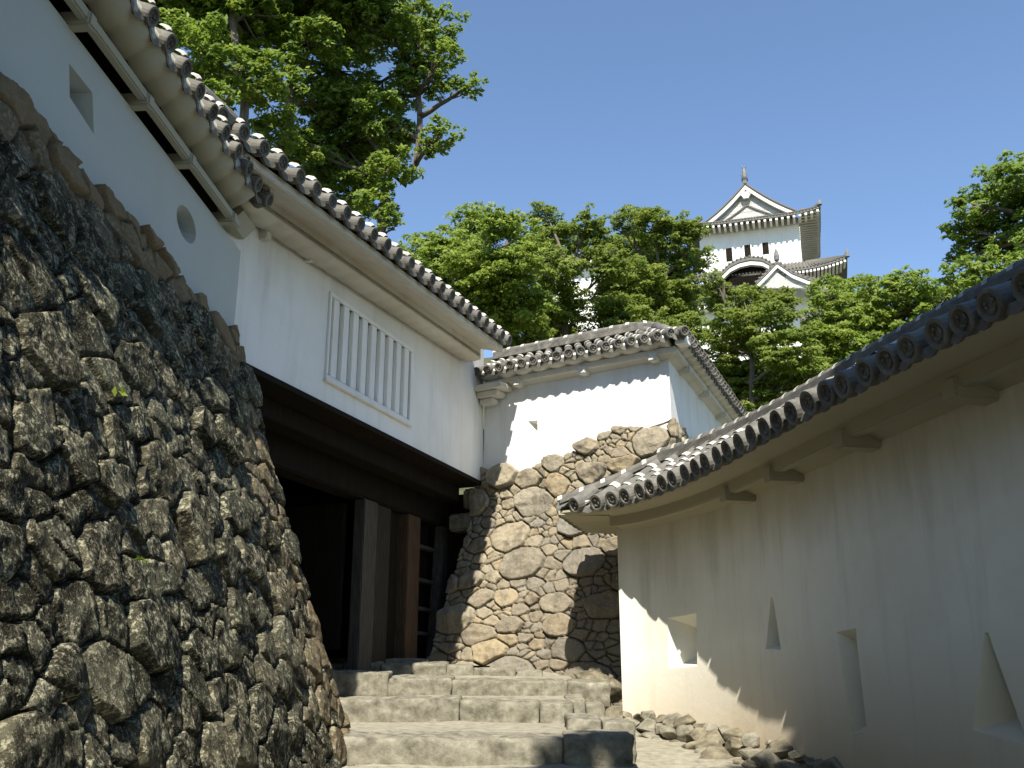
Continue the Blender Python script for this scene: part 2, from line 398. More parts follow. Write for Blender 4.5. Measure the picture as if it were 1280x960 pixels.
# ------------------------------------------------------------------ dry-stone faces
def stone_face(name, mapf, S, T, res, classes, seed, keep, mat, parent, depth=.11, aniso=1.25, topf=None, rough=1., warp=.05, facet=.35, edge=.3, tilt=.16, topline=None, crack=.022, rndf=None, pw=1.):
    rg = np.random.default_rng(seed); seeds = []
    for (r0, r1, n, pack) in classes:
        for _ in range(n):
            r = rg.uniform(r0, r1); s = rg.uniform(-.1, S+.1); t = rg.uniform(-.1, T+.1)*aniso
            if seeds:
                a = np.array(seeds); d = np.hypot(a[:, 0]-s, a[:, 1]-t)
                if (d < pack*(a[:, 2]+r)).any(): continue
            seeds.append((s, t, r))
    c = np.array(seeds, np.float32); K = len(c)
    ns_, nt = int(S/res)+1, int(T/res)+1
    s = np.linspace(0, S, ns_); t = np.linspace(0, T, nt); gs, gt = np.meshgrid(s, t, indexing='ij'); gs = gs.ravel(); gt = gt.ravel()
    ws = gs+warp*2*fbm(gs*2.6, gt*2.6, seed+1, 3)+warp*.5*fbm(gs*11, gt*11, seed+2, 2)
    wt = (gt+warp*2*fbm(gs*2.6+9, gt*2.6, seed+3, 3)+warp*.5*fbm(gs*11, gt*11+5, seed+4, 2))*aniso
    i1 = np.empty(len(gs), np.int32); e = np.empty(len(gs), np.float32); CH = 20000
    for a in range(0, len(gs), CH):
        x = ws[a:a+CH].astype(np.float32); y = wt[a:a+CH].astype(np.float32)
        d = (x[:, None]-c[None, :, 0])**2+(y[:, None]-c[None, :, 1])**2-(c[None, :, 2]*pw)**2
        j = d.argmin(1); rr = np.arange(len(x)); p1 = d[rr, j].copy(); d[rr, j] = 1e9; j2 = d.argmin(1); p2 = d[rr, j2]
        e[a:a+CH] = (p2-p1)/(2*np.hypot(c[j, 0]-c[j2, 0], c[j, 1]-c[j2, 1])+1e-6); i1[a:a+CH] = j
    rad = c[i1, 2]; dx = ws-c[i1, 0]; dy = wt-c[i1, 1]
    rnd = rg.random(K)[i1]; rnd = rndf(c[i1, 0], c[i1, 1]/aniso, rnd) if rndf else rnd; w = np.clip(rad*edge, .014, .10)
    q = np.clip(e/w, 0, 1); prof = 1-(1-q)**2.6
    ang = rg.uniform(0, 2*pi, K)[i1]; k1 = rg.uniform(-tilt, tilt, K)[i1]; k2 = rg.uniform(-tilt, tilt, K)[i1]; kf = rg.uniform(0, facet, K)[i1]
    off = rg.uniform(-.5, .5, K)[i1]*np.clip(rad*.35, .01, .07)
    h = depth*np.clip(rad/.2, .45, 1.15)*prof + off*prof + (dx*k1+dy*k2)*prof - kf*np.abs(dx*np.cos(ang)+dy*np.sin(ang)+rad*.2)*prof
    h += rough*(.07*fbm(gs*4, gt*4, seed+7, 4)+.035*fbm(gs*15, gt*15, seed+8, 3))*(.3+.7*prof)
    h += rough*.02*(np.abs(fbm(gs*9, gt*9, seed+9, 3))*-4+.5)*prof
    h -= .07*np.clip(1-e/(crack*np.clip(rad/.12, .5, 1.2)), 0, 1)**.7
    base, nrm = mapf(gs, gt); V = base+nrm*h[:, None]
    kp = np.array([keep(a_, b_/aniso, r_) for a_, b_, r_ in c])[i1].reshape(ns_, nt)
    if topline: kp &= topline(gs, gt).reshape(ns_, nt)
    idx = np.arange(ns_*nt).reshape(ns_, nt)
    q4 = np.stack([idx[:-1, :-1], idx[1:, :-1], idx[1:, 1:], idx[:-1, 1:]], -1).reshape(-1, 4)
    kf_ = (kp[:-1, :-1] & kp[1:, :-1] & kp[1:, 1:] & kp[:-1, 1:]).reshape(-1); q4 = q4[kf_]
    # skirt so that the stones on the rim have thickness
    ed = np.concatenate([q4[:, [0, 1]], q4[:, [1, 2]], q4[:, [2, 3]], q4[:, [3, 0]]]); key = np.sort(ed, 1); kk = key[:, 0].astype(np.int64)*len(V)+key[:, 1]
    u, inv, cnt = np.unique(kk, return_inverse=True, return_counts=True); be = ed[cnt[inv] == 1]
    bv = np.unique(be); mp = np.full(len(V), -1); mp[bv] = len(V)+np.arange(len(bv)); sk = base[bv]-nrm[bv]*.35
    q4 = np.concatenate([q4, np.stack([be[:, 1], be[:, 0], mp[be[:, 0]], mp[be[:, 1]]], -1)])
    V2 = np.concatenate([V, sk]); A = lambda a: np.concatenate([a, a[bv]])
    gap = np.clip(1-e/.012, 0, 1)*.8
    top = topf(c[i1, 0], c[i1, 1]/aniso, gs, gt, rnd) if topf else np.zeros(len(gs))
    used = np.unique(q4); rm = np.full(len(V2), -1); rm[used] = np.arange(len(used))
    return fastmesh(name, V2[used], rm[q4], mat, parent, True, {'rnd': A(rnd)[used], 'gap': A(gap)[used], 'top': A(np.clip(top, 0, 1))[used]})

# =================================================================== GROUND, PATH, HILL
m = MB(); m.add([(-2500, -2500, -2.2), (2500, -2500, -2.2), (2500, 2500, -2.2), (-2500, 2500, -2.2)], [(0, 1, 2, 3)])
struct(m.build('ground', M_soil))
def path_z(y):
    return np.interp(y, [-30, -2, 1, 3, 5, 6.6, 8.5, 8.52, 10.5, 10.52, 12.1, 12.12, 14.4, 40], [-1.9, -1.75, -1.62, -1.3, -1.0, -.8, -.6, -.52, -.28, -.25, -.02, .0, .42, .48])
gx = np.linspace(-7, 7, 141); gy = np.concatenate([np.linspace(-20, 3, 60), np.linspace(3.05, 19, 320)])
X, Y = np.meshgrid(gx, gy, indexing='ij'); Zz = path_z(Y)+(np.interp(Y, [-20, 0, 3, 6, 8, 9, 10, 12.3, 13.4, 13.5], [-1.9, -1.75, -1.60, -1.28, -1.0, -.79, -.59, -.36, -.26, 0])-path_z(Y))*np.clip((X-.62)/.25, 0, 1)-.03+.05*fbm(X*1.3, Y*1.3, 3, 4)+.015*fbm(X*9, Y*9, 5, 3)
ii = np.arange(X.size).reshape(X.shape); q4 = np.stack([ii[:-1, :-1], ii[1:, :-1], ii[1:, 1:], ii[:-1, 1:]], -1).reshape(-1, 4)
struct(fastmesh('path', np.stack([X.ravel(), Y.ravel(), Zz.ravel()], 1), q4, M_path, None, True))
def hill_z(x, y):
    a = np.interp(y, [20, 30, 60, 110, 160, 300], [1.5, 4.5, 19, 38, 40, 36])
    return a*np.interp(np.abs(x-15), [0, 60, 160, 260], [1, .95, .45, 0])-2.3*np.interp(np.abs(x-15), [0, 100, 260], [0, 0, 1])
gx = np.linspace(-245, 275, 105); gy = np.linspace(20, 300, 90); X, Y = np.meshgrid(gx, gy, indexing='ij')
Zz = hill_z(X, Y)+2*fbm(X*.08, Y*.08, 6, 4); Zz[:, 0] = -2.4
ii = np.arange(X.size).reshape(X.shape); q4 = np.stack([ii[:-1, :-1], ii[1:, :-1], ii[1:, 1:], ii[:-1, 1:]], -1).reshape(-1, 4)
struct(fastmesh('hill', np.stack([X.ravel(), Y.ravel(), Zz.ravel()], 1), q4, M_soil, None, True))

# =================================================================== LEFT STONE WALL
H1 = 3.7; D1 = hd(H1); N1 = np.array([D1[1], -D1[0], 0])
LW = np.array([-2.68, 9.0, 0.])                     # end of the left plaster wall face
ZT1 = 3.35; BAT1 = .345
t = thing('stone_wall', 'tall dark lichen-covered stone wall in the left foreground with a sloping face', 'stone wall', (LW[0], LW[1]-4, -1.6))
LEN1 = 8.6; corner1 = LW+N1*.08
def map1(s, tt):
    # s runs along the face from near to far, round the corner and back along the gate passage; tt up the slope
    z = -1.75+tt*cos(math.atan(BAT1)); dn = (ZT1-z)
    rc = .16; La = LEN1-rc; Lb = La+rc*pi/2
    th = np.clip((s-La)/rc, 0, pi/2)
    D = D1[None, :]; N = N1[None, :]
    cc = corner1[None, :]-D*rc-N*rc
    x = np.where((s < La)[:, None], cc+N*rc+D*np.minimum(s-La, 0)[:, None], cc+rc*(N*np.cos(th)[:, None]+D*np.sin(th)[:, None]))
    x = np.where((s > Lb)[:, None], x-N*(s-Lb)[:, None], x)
    nn = N*np.cos(th)[:, None]*1+D*np.sin(th)[:, None]
    batt = BAT1*np.cos(th)+.12*np.sin(th)
    kk = dn*BAT1; x = x+N*(kk)[:, None]*np.where(s > La, 1, 1)[:, None]+D*(dn*.08*np.sin(th))[:, None]
    x = x.copy(); x[:, 2] = z
    nv = nn+Z3[None, :]*(batt*.9)[:, None]; nv /= np.linalg.norm(nv, axis=1)[:, None]
    return x-nv*.05, nv
T1 = (ZT1+1.75)/cos(math.atan(BAT1))+.02
stone_face('stonework', map1, LEN1+1.6, T1+.25, .0125, [(.22, .30, 120, .84), (.14, .20, 1500, .84), (.08, .12, 2500, .86), (.035, .055, 3000, .95)], 23,
           lambda s, q, r: q < T1+.1 and (q < T1-.06 or r > .1), M_lichen, t, depth=.055, aniso=1.2, edge=.12, tilt=.085, facet=.16, crack=.017, pw=.75, warp=.05, topline=lambda s, q: q < T1-.01+.06*fbm(s*1.7, s*0, 77, 3),
           topf=lambda cs, ct, s, q, rn: (np.clip((ct-(T1-.55))/.3, 0, 1)*(rn > .12)+np.clip((cs-(LEN1-1.3))/1.2, 0, 1)*(rn > .35)*.6), rough=.5)
m = MB(); b0 = corner1-D1*LEN1
m.hexa([b0-N1*3+Z3*-1.8, corner1-D1*.35-N1*3+Z3*-1.8, corner1-D1*.35+N1*(1.35)+Z3*-1.8, b0+N1*1.35+Z3*-1.8,
        b0-N1*3+Z3*(ZT1-.06), corner1-D1*.35-N1*3+Z3*(ZT1-.06), corner1-D1*.35-N1*.32+Z3*(ZT1-.06), b0-N1*.32+Z3*(ZT1-.06)])
m.build('rubble_core', M_soil, t)

# =================================================================== LEFT PLASTER WALL
def wp(base, D, N, a, o, z): return base+D*a+N*o+Z3*z
t = thing('plaster_wall', 'shaded white wall topping the dark left stone wall, with a triangular and a round loophole', 'plaster wall', (LW[0], LW[1]-4, ZT1))
A0 = -9.5
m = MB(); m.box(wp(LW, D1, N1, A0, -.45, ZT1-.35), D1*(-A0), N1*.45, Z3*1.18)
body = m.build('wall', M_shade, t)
def loc1(u, v): 
    p = PW(u, v, LW, N1)-LW; return np.dot(p, D1), p[2]
def hole(pts, inner, locf, base, D, N, dep=.22, off=.0):
    outer = [wp(base, D, N, a, off+.02, z) for a, z in (locf(*p) for p in pts)]
    inn = [wp(base, D, N, a, off-dep, z) for a, z in (locf(*p) for p in inner)]
    return frustum(outer, inn)
cs = [hole([(85, 77), (86, 122), (118, 171), (116, 116)], [(101, 102), (103, 120), (114, 135), (112, 115)], loc1, LW, D1, N1)]
ring = [(232.5+12*cos(x)+5*sin(x)*.9, 280+25*sin(x)+5*cos(x)) for x in np.linspace(0, 2*pi, 17)[:-1]]
ringi = [(238+6*cos(x), 284+13*sin(x)) for x in np.linspace(0, 2*pi, 17)[:-1]]
cs.append(hole(ring, ringi, loc1, LW, D1, N1))
cut(body, cs)
ZP1 = 4.25
pth = [LW+D1*a for a in np.arange(A0, -.22, .04)]; ns = [N1]*len(pth)
strip(pth, [(-.45, 4.19), (-.12, 4.19), (-.12, 4.75), (-.45, 4.75)], ns).build('wall_plate', M_dark, t)
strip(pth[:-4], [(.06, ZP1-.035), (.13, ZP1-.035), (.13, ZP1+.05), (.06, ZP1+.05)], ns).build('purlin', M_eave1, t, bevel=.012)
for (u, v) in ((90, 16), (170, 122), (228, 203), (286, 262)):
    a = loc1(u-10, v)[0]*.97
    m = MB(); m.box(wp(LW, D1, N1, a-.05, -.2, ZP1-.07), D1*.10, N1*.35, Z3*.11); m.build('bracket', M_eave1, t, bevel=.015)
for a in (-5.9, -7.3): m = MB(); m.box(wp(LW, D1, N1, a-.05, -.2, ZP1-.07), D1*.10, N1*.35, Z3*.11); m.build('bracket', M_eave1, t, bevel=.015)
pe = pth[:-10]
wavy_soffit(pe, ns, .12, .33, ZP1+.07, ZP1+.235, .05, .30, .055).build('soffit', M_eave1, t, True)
EA = [LW+D1*a+N1*.33+Z3*4.53 for a in np.arange(-.42, A0, -.30)]
RA = [LW+D1*a-N1*.25+Z3*4.98 for a in np.arange(-.42, A0, -.30)]
mt, mj = MB(), MB(); cols = tile_patch(EA, RA, .066, .28, mt, mj)
# dabs of lime plaster bedding each eave tile
for (p, a, up, sv, L) in cols:
    c = p+a*.06+up*.06
    mj.sweep([[c+a*x+rr*(cos(w)*sv+sin(w)*up) for w in np.linspace(.3, pi-.3, 7)] for x, rr in ((-.05, .045), (-.02, .06), (.03, .05))], closed=False)
rf = two_tone('roof', mt, mj, t)
D_small = disc_mesh(.066); place_discs(cols, D_small, rf)
mt, mj = MB(), MB(); ridge_cap([LW+D1*a-N1*.25+Z3*4.97 for a in np.arange(-.5, A0, -.3)], .28, .2, .09, mt, mj); two_tone('ridge', mt, mj, t)
# verge at the gate end
m = MB(); m.tube([LW-D1*.38+N1*.30+Z3*4.52, LW-D1*.36+N1*.1+Z3*4.76, LW-D1*.36-N1*.25+Z3*5.02], .09, 10); m.build('verge_tile', M_tile, t, True)
strip([LW-D1*.40, LW-D1*.02], [(-.4, 4.3), (.03, 4.3), (.14, 4.42), (-.25, 4.9), (-.4, 4.8)], [N1, N1]).build('gable', M_eave1, t)

# =================================================================== GATEHOUSE
HG = 20.6; DG = hd(HG); NG = np.array([DG[1], -DG[0], 0]); G0 = np.array([-.45, 15., 0.])
ZG = 3.1
def gp(a, o, z): return G0+DG*a+NG*o+Z3*z
def locg(u, v, o=0):
    p = PW(u, v, G0+NG*o, NG)-G0; return np.dot(p, DG), p[2]
t = thing('gatehouse', 'white-walled castle gatehouse with barred window above a dark timber gateway', 'gatehouse', gp(-3.5, -1.2, .45))
TG = -9.2
m = MB(); m.box(gp(TG, -.22, ZG), DG*(-TG), NG*.22, Z3*2.15)
body = m.build('wall', M_gate, t)
wtl, wtr, wbl, wbr = locg(413, 371), locg(511, 438), locg(409, 468), locg(511, 527)
a0, a1 = (wtl[0]+wbl[0])/2, (wtr[0]+wbr[0])/2; z1 = (wtl[1]+wtr[1])/2; z0 = (wbl[1]+wbr[1])/2
print('window', a0, a1, z0, z1)
cut(body, [MB().box(gp(a0, -.035, z0), DG*(a1-a0), NG*.2, Z3*(z1-z0))])
w = thing_w = MB(); fr = .05
for (x0, x1, y0, y1) in ((a0-fr, a1+fr, z1, z1+fr), (a0-fr, a1+fr, z0-fr, z0), (a0-fr, a0, z0+.002, z1-.002), (a1, a1+fr, z0+.002, z1-.002)):
    w.box(gp(x0, -.05, y0), DG*(x1-x0), NG*.075, Z3*(y1-y0))
win = w.build('window', M_white, t, bevel=.006)
nb = 9
for k in range(nb):
    x = a0+(k+.5)*(a1-a0)/nb; bw = (a1-a0)/nb*.6
    MB().box(gp(x-bw/2, -.034, z0), DG*bw, NG*.052, Z3*(z1-z0)).build('window_bar', M_white, win, bevel=.008)
MB().box(gp(a0-.07, .0, z0-fr-.035), DG*(a1-a0+.14), NG*.05, Z3*.03).build('window_sill', M_white, win, bevel=.005)
for (u, v) in ((438, 492), (486, 519)):
    a, z = locg(u, v); MB().box(gp(a-.09, -.02, z-.012), DG*.18, NG*.026, Z3*.024).build('drain_slot', M_dark, t)
MB().box(gp(TG, -3.2, ZG), DG*(-TG-.02), NG*.2, Z3*2.1).build('rear_wall', M_white, t)
MB().box(gp(TG, -3.0, ZG), DG*.2, NG*2.78, Z3*2.1).build('end_wall', M_white, t)
MB().box(gp(-.22, -3.0, ZG), DG*.2, NG*2.78, Z3*2.1).build('end_wall', M_white, t)
# timber underside
MB().box(gp(TG, -3.2, ZG-.063), DG*(-TG), NG*3.22, Z3*.06).build('floor_boards', M_dark, t)
MB().box(gp(TG, -.62, ZG-.285), DG*(-TG-.1), NG*.28, Z3*.22).build('sill_beam', M_dark, t, bevel=.012)
OD = -.75                                               # plane of the door frame
def locd(u, v): return locg(u, v, OD)
lz = locd(455, 622)[1]; print('lintel', lz, locd(365, 585))
ps = [locd(u, 790)[0] for u in (449, 467, 487, 504, 520, 540, 551)]; print('posts', ps)
zf = .48
MB().box(gp(TG+1, OD-.3, lz), DG*(-TG-.75), NG*.3, Z3*.42).build('lintel', M_dark, t, bevel=.02)
MB().box(gp(TG+1, OD-.22, lz+.423), DG*(-TG-.8), NG*.2, Z3*(ZG-.10-lz-.425)).build('transom_boards', M_dark, t)
def post(x0, x1, mat, name='post', dep=.28, o=0, lean=0, top=None):
    m = MB(); top = top or lz-.003
    m.hexa([gp(x0, OD-dep+o, .2), gp(x1, OD-dep+o, .2), gp(x1, OD+o, .2), gp(x0, OD+o, .2), gp(x0+lean, OD-dep+o, top), gp(x1+lean, OD-dep+o, top), gp(x1+lean, OD+o, top), gp(x0+lean, OD+o, top)])
    return m.build(name, mat, t, bevel=.012)
post(ps[0], ps[1]-.01, M_wood3, dep=.16); post(ps[1]+.02, ps[2], M_wood, 'post', .2, -.04)
post(ps[2]+.02, ps[3]-.02, M_dark, 'side_boards', .06, -.12)
post(ps[3], ps[4], M_wood2, 'post', .22, .03); post(ps[5], ps[6]+.02, M_wood3, 'leaning_post', .16, .05, .25)
post(ps[4]+.01, ps[5]+.25, M_dark, 'back_boards', .05, -.22)
for v in (640, 681, 723, 759, 790):
    z = locd(530, v)[1]; MB().box(gp(ps[4]+.01, OD-.16, z-.04), DG*(ps[5]-ps[4]+.16), NG*.12, Z3*.05).build('rail', M_wood3, t, bevel=.006)
post(TG+1.2, TG+1.6, M_wood, 'post')
# open door leaf swung inwards and passage walls
m = MB(); m.box(gp(ps[0]-.02, OD-1.9, .55), DG*.08, NG*1.6, Z3*(lz-.6)); m.build('door', M_dark, t)
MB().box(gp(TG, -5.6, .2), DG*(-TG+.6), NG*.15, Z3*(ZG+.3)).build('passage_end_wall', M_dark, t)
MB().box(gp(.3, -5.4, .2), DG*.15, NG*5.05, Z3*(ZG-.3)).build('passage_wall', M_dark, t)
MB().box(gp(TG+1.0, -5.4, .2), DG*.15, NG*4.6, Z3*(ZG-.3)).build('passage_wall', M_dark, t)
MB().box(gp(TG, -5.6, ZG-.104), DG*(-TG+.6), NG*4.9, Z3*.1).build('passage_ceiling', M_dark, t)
# eaves
EO = .70
e0 = PW(352, 216, G0+NG*EO, NG); e1 = PW(634, 432, G0+NG*EO, NG); ta, tb = np.dot(e0-G0, DG), np.dot(e1-G0, DG)
print('gate eave', ta, e0[2], tb, e1[2])
def ez(a): return e0[2]+(e1[2]-e0[2])*(a-ta)/(tb-ta)+.0
TA, TB = ta-1.15, tb
pth = [G0+DG*a for a in np.arange(TA, TB-.05, .04)]; ns = [NG]*len(pth); zf_ = [ez(np.dot(p-G0, DG)) for p in pth]
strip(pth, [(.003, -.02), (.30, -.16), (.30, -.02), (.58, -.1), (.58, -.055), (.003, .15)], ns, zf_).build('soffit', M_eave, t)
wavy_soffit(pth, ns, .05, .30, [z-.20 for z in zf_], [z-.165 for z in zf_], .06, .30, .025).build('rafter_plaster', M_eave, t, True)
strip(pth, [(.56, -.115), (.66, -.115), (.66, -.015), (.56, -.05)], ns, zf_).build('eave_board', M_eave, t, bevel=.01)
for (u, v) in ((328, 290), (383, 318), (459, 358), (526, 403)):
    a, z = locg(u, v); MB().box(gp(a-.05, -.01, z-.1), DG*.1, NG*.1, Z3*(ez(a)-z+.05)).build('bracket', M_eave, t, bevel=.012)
aa = np.arange(TB-.1, TA, -.30)
EA = [gp(a, EO+.02, ez(a)+.06) for a in aa]; RA = [gp(a, -1.6, ez(a)+1.45) for a in aa]
mt, mj = MB(), MB(); cols = tile_patch(EA, RA, .07, .3, mt, mj, sag=.08)
for (p, a, up, sv, L) in cols:
    c = p+a*.05+up*.055
    mj.sweep([[c+a*x+rr*(cos(w)*sv+sin(w)*up) for w in np.linspace(.25, pi-.25, 7)] for x, rr in ((-.05, .05), (-.01, .066), (.05, .055))], closed=False)
rf = two_tone('roof', mt, mj, t)
D_mid = disc_mesh(.07); place_discs(cols, D_mid, rf)
mt = MB(); EB = [gp(a, -3.9, ez(a)+.06) for a in aa]; tile_patch(EB, RA, .09, .3, mt, None, sag=.08); mt.build('roof', M_tile, t)
mt, mj = MB(), MB(); ridge_cap([gp(a, -1.6, ez(a)+1.46) for a in aa[::2]], .32, .4, .1, mt, mj); two_tone('ridge', mt, mj, t)
# verge seen above the left wall: two big round end tiles and a white barge board
m = MB(); 
for (o, dz) in ((EO-.08, .02), (EO-.4, .2)):
    m.sweep([[gp(TA-.05+x, o, ez(TA)+.16+dz)+rr*(cos(w)*NG+sin(w)*Z3) for w in np.linspace(0, 2*pi, 17)[:-1]] for x, rr in ((0, .085), (0, .115), (.5, .10))])
m.build('verge_tile', M_tile, t)
m = MB(); m.hexa([gp(TA-.04, EO-.05, ez(TA)-.12), gp(TA+.08, EO-.05, ez(TA)-.12), gp(TA+.08, -1.5, ez(TA)+1.1), gp(TA-.04, -1.5, ez(TA)+1.1),
        gp(TA-.04, EO-.02, ez(TA)+.04), gp(TA+.08, EO-.02, ez(TA)+.04), gp(TA+.08, -1.5, ez(TA)+1.4), gp(TA-.04, -1.5, ez(TA)+1.4)]); m.build('barge_board', M_eave, t)

# =================================================================== FAR STONE BASE AND SUNLIT WALL
HF = 122.0; DF = hd(HF); NF = -np.array([-DF[1], DF[0], 0]); NF = NF if NF[1] < 0 else -NF
HR = 22.5; DR = hd(HR); NR = np.array([DR[1], -DR[0], 0])
F0 = G0.copy(); pc = PW(838, 500, F0, NF); LF = np.dot(pc-F0, DF); FC = F0+DF*LF
ZTF = 3.26; print('far wall length', LF, FC)
t = thing('stone_wall', 'sunlit tan and grey stone base beside the gateway under the bright white wall', 'stone wall', (FC[0]-1, FC[1]+.4, 0))
def mapf(s, tt):
    z = -.5+tt*.97; dn = np.maximum(ZTF-z, .62); L0 = 2.2; L1 = L0+LF; L2 = L1+6
    x = np.zeros((len(s), 3)); n = np.zeros((len(s), 3)); nl = -DG[None, :]*0-DF[None, :]
    rr = .12
    # passage side, front, return
    A = s < L0; B = (s >= L0) & (s < L1); C_ = s >= L1
    x[A] = F0+np.outer(L0-s[A], -NF); x[B] = F0+np.outer(s[B]-L0, DF); x[C_] = FC+np.outer(s[C_]-L1, DR)
    w1 = np.clip((s-(L0-rr))/(2*rr), 0, 1)[:, None]; w2 = np.clip((s-(L1-rr))/(2*rr), 0, 1)[:, None]
    n = nl*(1-w1)+NF[None, :]*w1; n = n*(1-w2)+NR[None, :]*w2; n /= np.linalg.norm(n, axis=1)[:, None]
    # corner batter: every face leans, so the corner lines spread towards the foot
    b1 = .215; b2 = .20
    x = x+np.where((s < L1)[:, None], NF*b2, 0)*dn[:, None]+np.where((s < L0+.0)[:, None], -DF*b1, 0)*dn[:, None]
    fr_ = np.clip((s-L0)/LF, 0, 1); x = x+np.where(B[:, None], -DF*b1, 0)*(dn*(1-fr_))[:, None]
    x = x+np.where((s >= L1)[:, None], NR*.15, 0)*dn[:, None]+np.where(C_[:, None], NF*b2, 0)*(dn*np.clip(1-(s-L1)/1., 0, 1))[:, None]+np.where(B[:, None], NR*.15, 0)*(dn*fr_)[:, None]
    x[:, 2] = z; nv = n+Z3*.18; nv /= np.linalg.norm(nv, axis=1)[:, None]
    return x-nv*.06, nv
TF = (ZTF+.5)/.97
hi = lambda s: np.interp(s, [0, 2.0, 2.3, 3.3, 3.6, 4.1, 4.3, 4.9, 5.2, 6, 12], [-.1, -.05, .06, .04, .06, .28, .40, .34, .38, .42, .42])
stone_face('stonework', mapf, 2.2+LF+5, TF+.75, .0125, [(.30, .38, 80, .80), (.19, .26, 500, .74), (.09, .13, 1200, .76), (.04, .06, 5000, .84), (.022, .032, 6000, .9)], 9,
           lambda s, q, r: q < TF+hi(s)-.02, M_tan, t, rndf=lambda cs, ct, r: np.where((ct > TF-.5) | (cs < 3.2), np.where(r < .6, .15+r*.3, .55+(r-.6)*.95), r), topline=lambda s, q: q < TF+hi(s)+.03+.10*fbm(s*2.5, s*0, 78, 3), crack=.012, pw=.8, depth=.065, aniso=1.3, edge=.10, tilt=.10,
           topf=lambda cs, ct, s, q, rn: np.clip((s-3.0)/1.2, 0, 1)*np.clip((TF-.75-q)/.9, 0, 1)*.9+.12*(rn > .6), rough=.55, facet=.2, warp=.045)
def fp(a, o, z): return F0+DF*a+NF*o+Z3*z
m = MB(); m.hexa([fp(-.45, .2, -.6), fp(LF, .35, -.6), FC+DR*6+NR*.25-Z3*.6, fp(-.45, -6, -.6), fp(.25, -.15, ZTF-.1), fp(LF-.15, -.15, ZTF-.1), FC+DR*6-NR*.15+Z3*(ZTF-.1), fp(.2, -6, ZTF-.1)]); m.build('rubble_core', M_soil, t)
# stacked corbel stones carrying the lintel end
for k, (u, v, w_, h_) in enumerate(((590, 622, .36, .30), (574, 652, .42, .26))):
    c = PW(u, v, F0+NF*.12, NF); MB().box(c-DF*w_/2-Z3*h_/2, DF*w_, -NF*.6, Z3*h_).build('corbel_stone', M_step, t, bevel=.03)

t = thing('plaster_wall', 'brilliant sunlit white wall with one small loophole, on the tan stone base', 'plaster wall', (FC[0]-1, FC[1]+.4, ZTF))
ZE = 4.62
m = MB(); m.hexa([fp(.02, -.45, 2.9), fp(LF-.45, -.45, 2.9), fp(LF, 0, 2.9), fp(.02, 0, 2.9), fp(.02, -.45, ZE+.05), fp(LF-.45, -.45, ZE+.05), fp(LF, 0, ZE+.05), fp(.02, 0, ZE+.05)])
body = m.build('wall', M_gate, t)
def locf(u, v): p = PW(u, v, F0, NF)-F0; return np.dot(p, DF), p[2]
cut(body, [hole([(659, 526), (672, 525), (672, 540), (665, 541)], [(668, 530), (671, 530), (671, 537), (669, 537)], locf, F0, DF, NF, .2)])
RL = 7.0
m = MB(); q0 = FC-NR*.45; m.hexa([fp(LF-.45, -.452, 2.9), FC+DR*RL-NR*.45+Z3*2.9, FC+DR*RL+Z3*2.9, FC+DR*.003+Z3*2.9, fp(LF-.45, -.452, ZE+.05), FC+DR*RL-NR*.45+Z3*(ZE+.05), FC+DR*RL+Z3*(ZE+.05), FC+DR*.003+Z3*(ZE+.05)])
m.build('return_wall', M_gate, t)
def mitre_path(o, z, a0=.1):
    """eave line offset o outside both walls, meeting at the corner"""
    # corner of offset lines
    A = np.array([[DF[0], -DR[0]], [DF[1], -DR[1]]]); rhs = (FC+NR*o)[:2]-(F0+NF*o)[:2]; k = np.linalg.solve(A, rhs); c = F0+NF*o+DF*k[0]
    return [F0+NF*o+DF*a0+Z3*z, c+Z3*z, FC+DR*RL+NR*o+Z3*z]
def eave_member(prof, name, mat, bevel=0):
    loops = [mitre_path(o, z) for o, z in prof]
    m = MB(); m.sweep([[l[i] for l in loops] for i in range(3)]); return m.build(name, mat, t, bevel=bevel)
eave_member([(.003, ZE-.10), (.10, ZE-.045), (.10, ZE-.02), (.003, ZE)], 'cornice', M_eave)
eave_member([(.07, ZE-.05), (.15, ZE-.05), (.15, ZE+.04), (.07, ZE+.04)], 'purlin', M_eave, .012)
for k in range(2):
    a, b = mitre_path(.09, 0)[k:k+2]; L = np.linalg.norm(b-a); d = (b-a)/L; p_ = resample([a, b], .03); n_ = NF if k == 0 else NR
    wavy_soffit(p_, [n_]*len(p_), 0, .19, ZE+.03, ZE+.12, .05, .30, .045).build('rafter_plaster', M_eave, t, True)
    n_br = 3 if k == 0 else 5
    for j in range(n_br):
        c = a+d*((j+.55)*(L/(n_br-.2) if k == 0 else 1.35)); MB().box(c-d*.06-n_*.2+Z3*(ZE-.13), d*.12, n_*.29, Z3*.12).build('bracket', M_eave, t, bevel=.012)
e = mitre_path(.30, ZE+.17); rdg = mitre_path(-.22, ZE+.50, .1)
mt, mj = MB(), MB(); rf = None
n1 = int(np.linalg.norm(e[1]-e[0])/.19); n2 = int(np.linalg.norm(e[2]-e[1])/.19)
f1 = np.linspace(0, 1, n1+1); f2 = np.linspace(0, 1, n2+1)
c1 = tile_patch([e[0]+(e[1]-e[0])*f for f in f1], [rdg[0]+(rdg[1]-rdg[0])*f for f in f1], .06, .17, mt, mj)
c2 = tile_patch([e[1]+(e[2]-e[1])*f for f in f2], [rdg[1]+(rdg[2]-rdg[1])*f for f in f2], .06, .17, mt, mj)
rf = two_tone('roof', mt, mj, t)
D_tiny = disc_mesh(.062); place_discs(c1+c2[1:], D_tiny, rf)
mt = MB(); eb = mitre_path(-.9, ZE+.15)
tile_patch([eb[0]+(eb[1]-eb[0])*f for f in f1], [rdg[0]+(rdg[1]-rdg[0])*f for f in f1], .06, .17, mt, None)
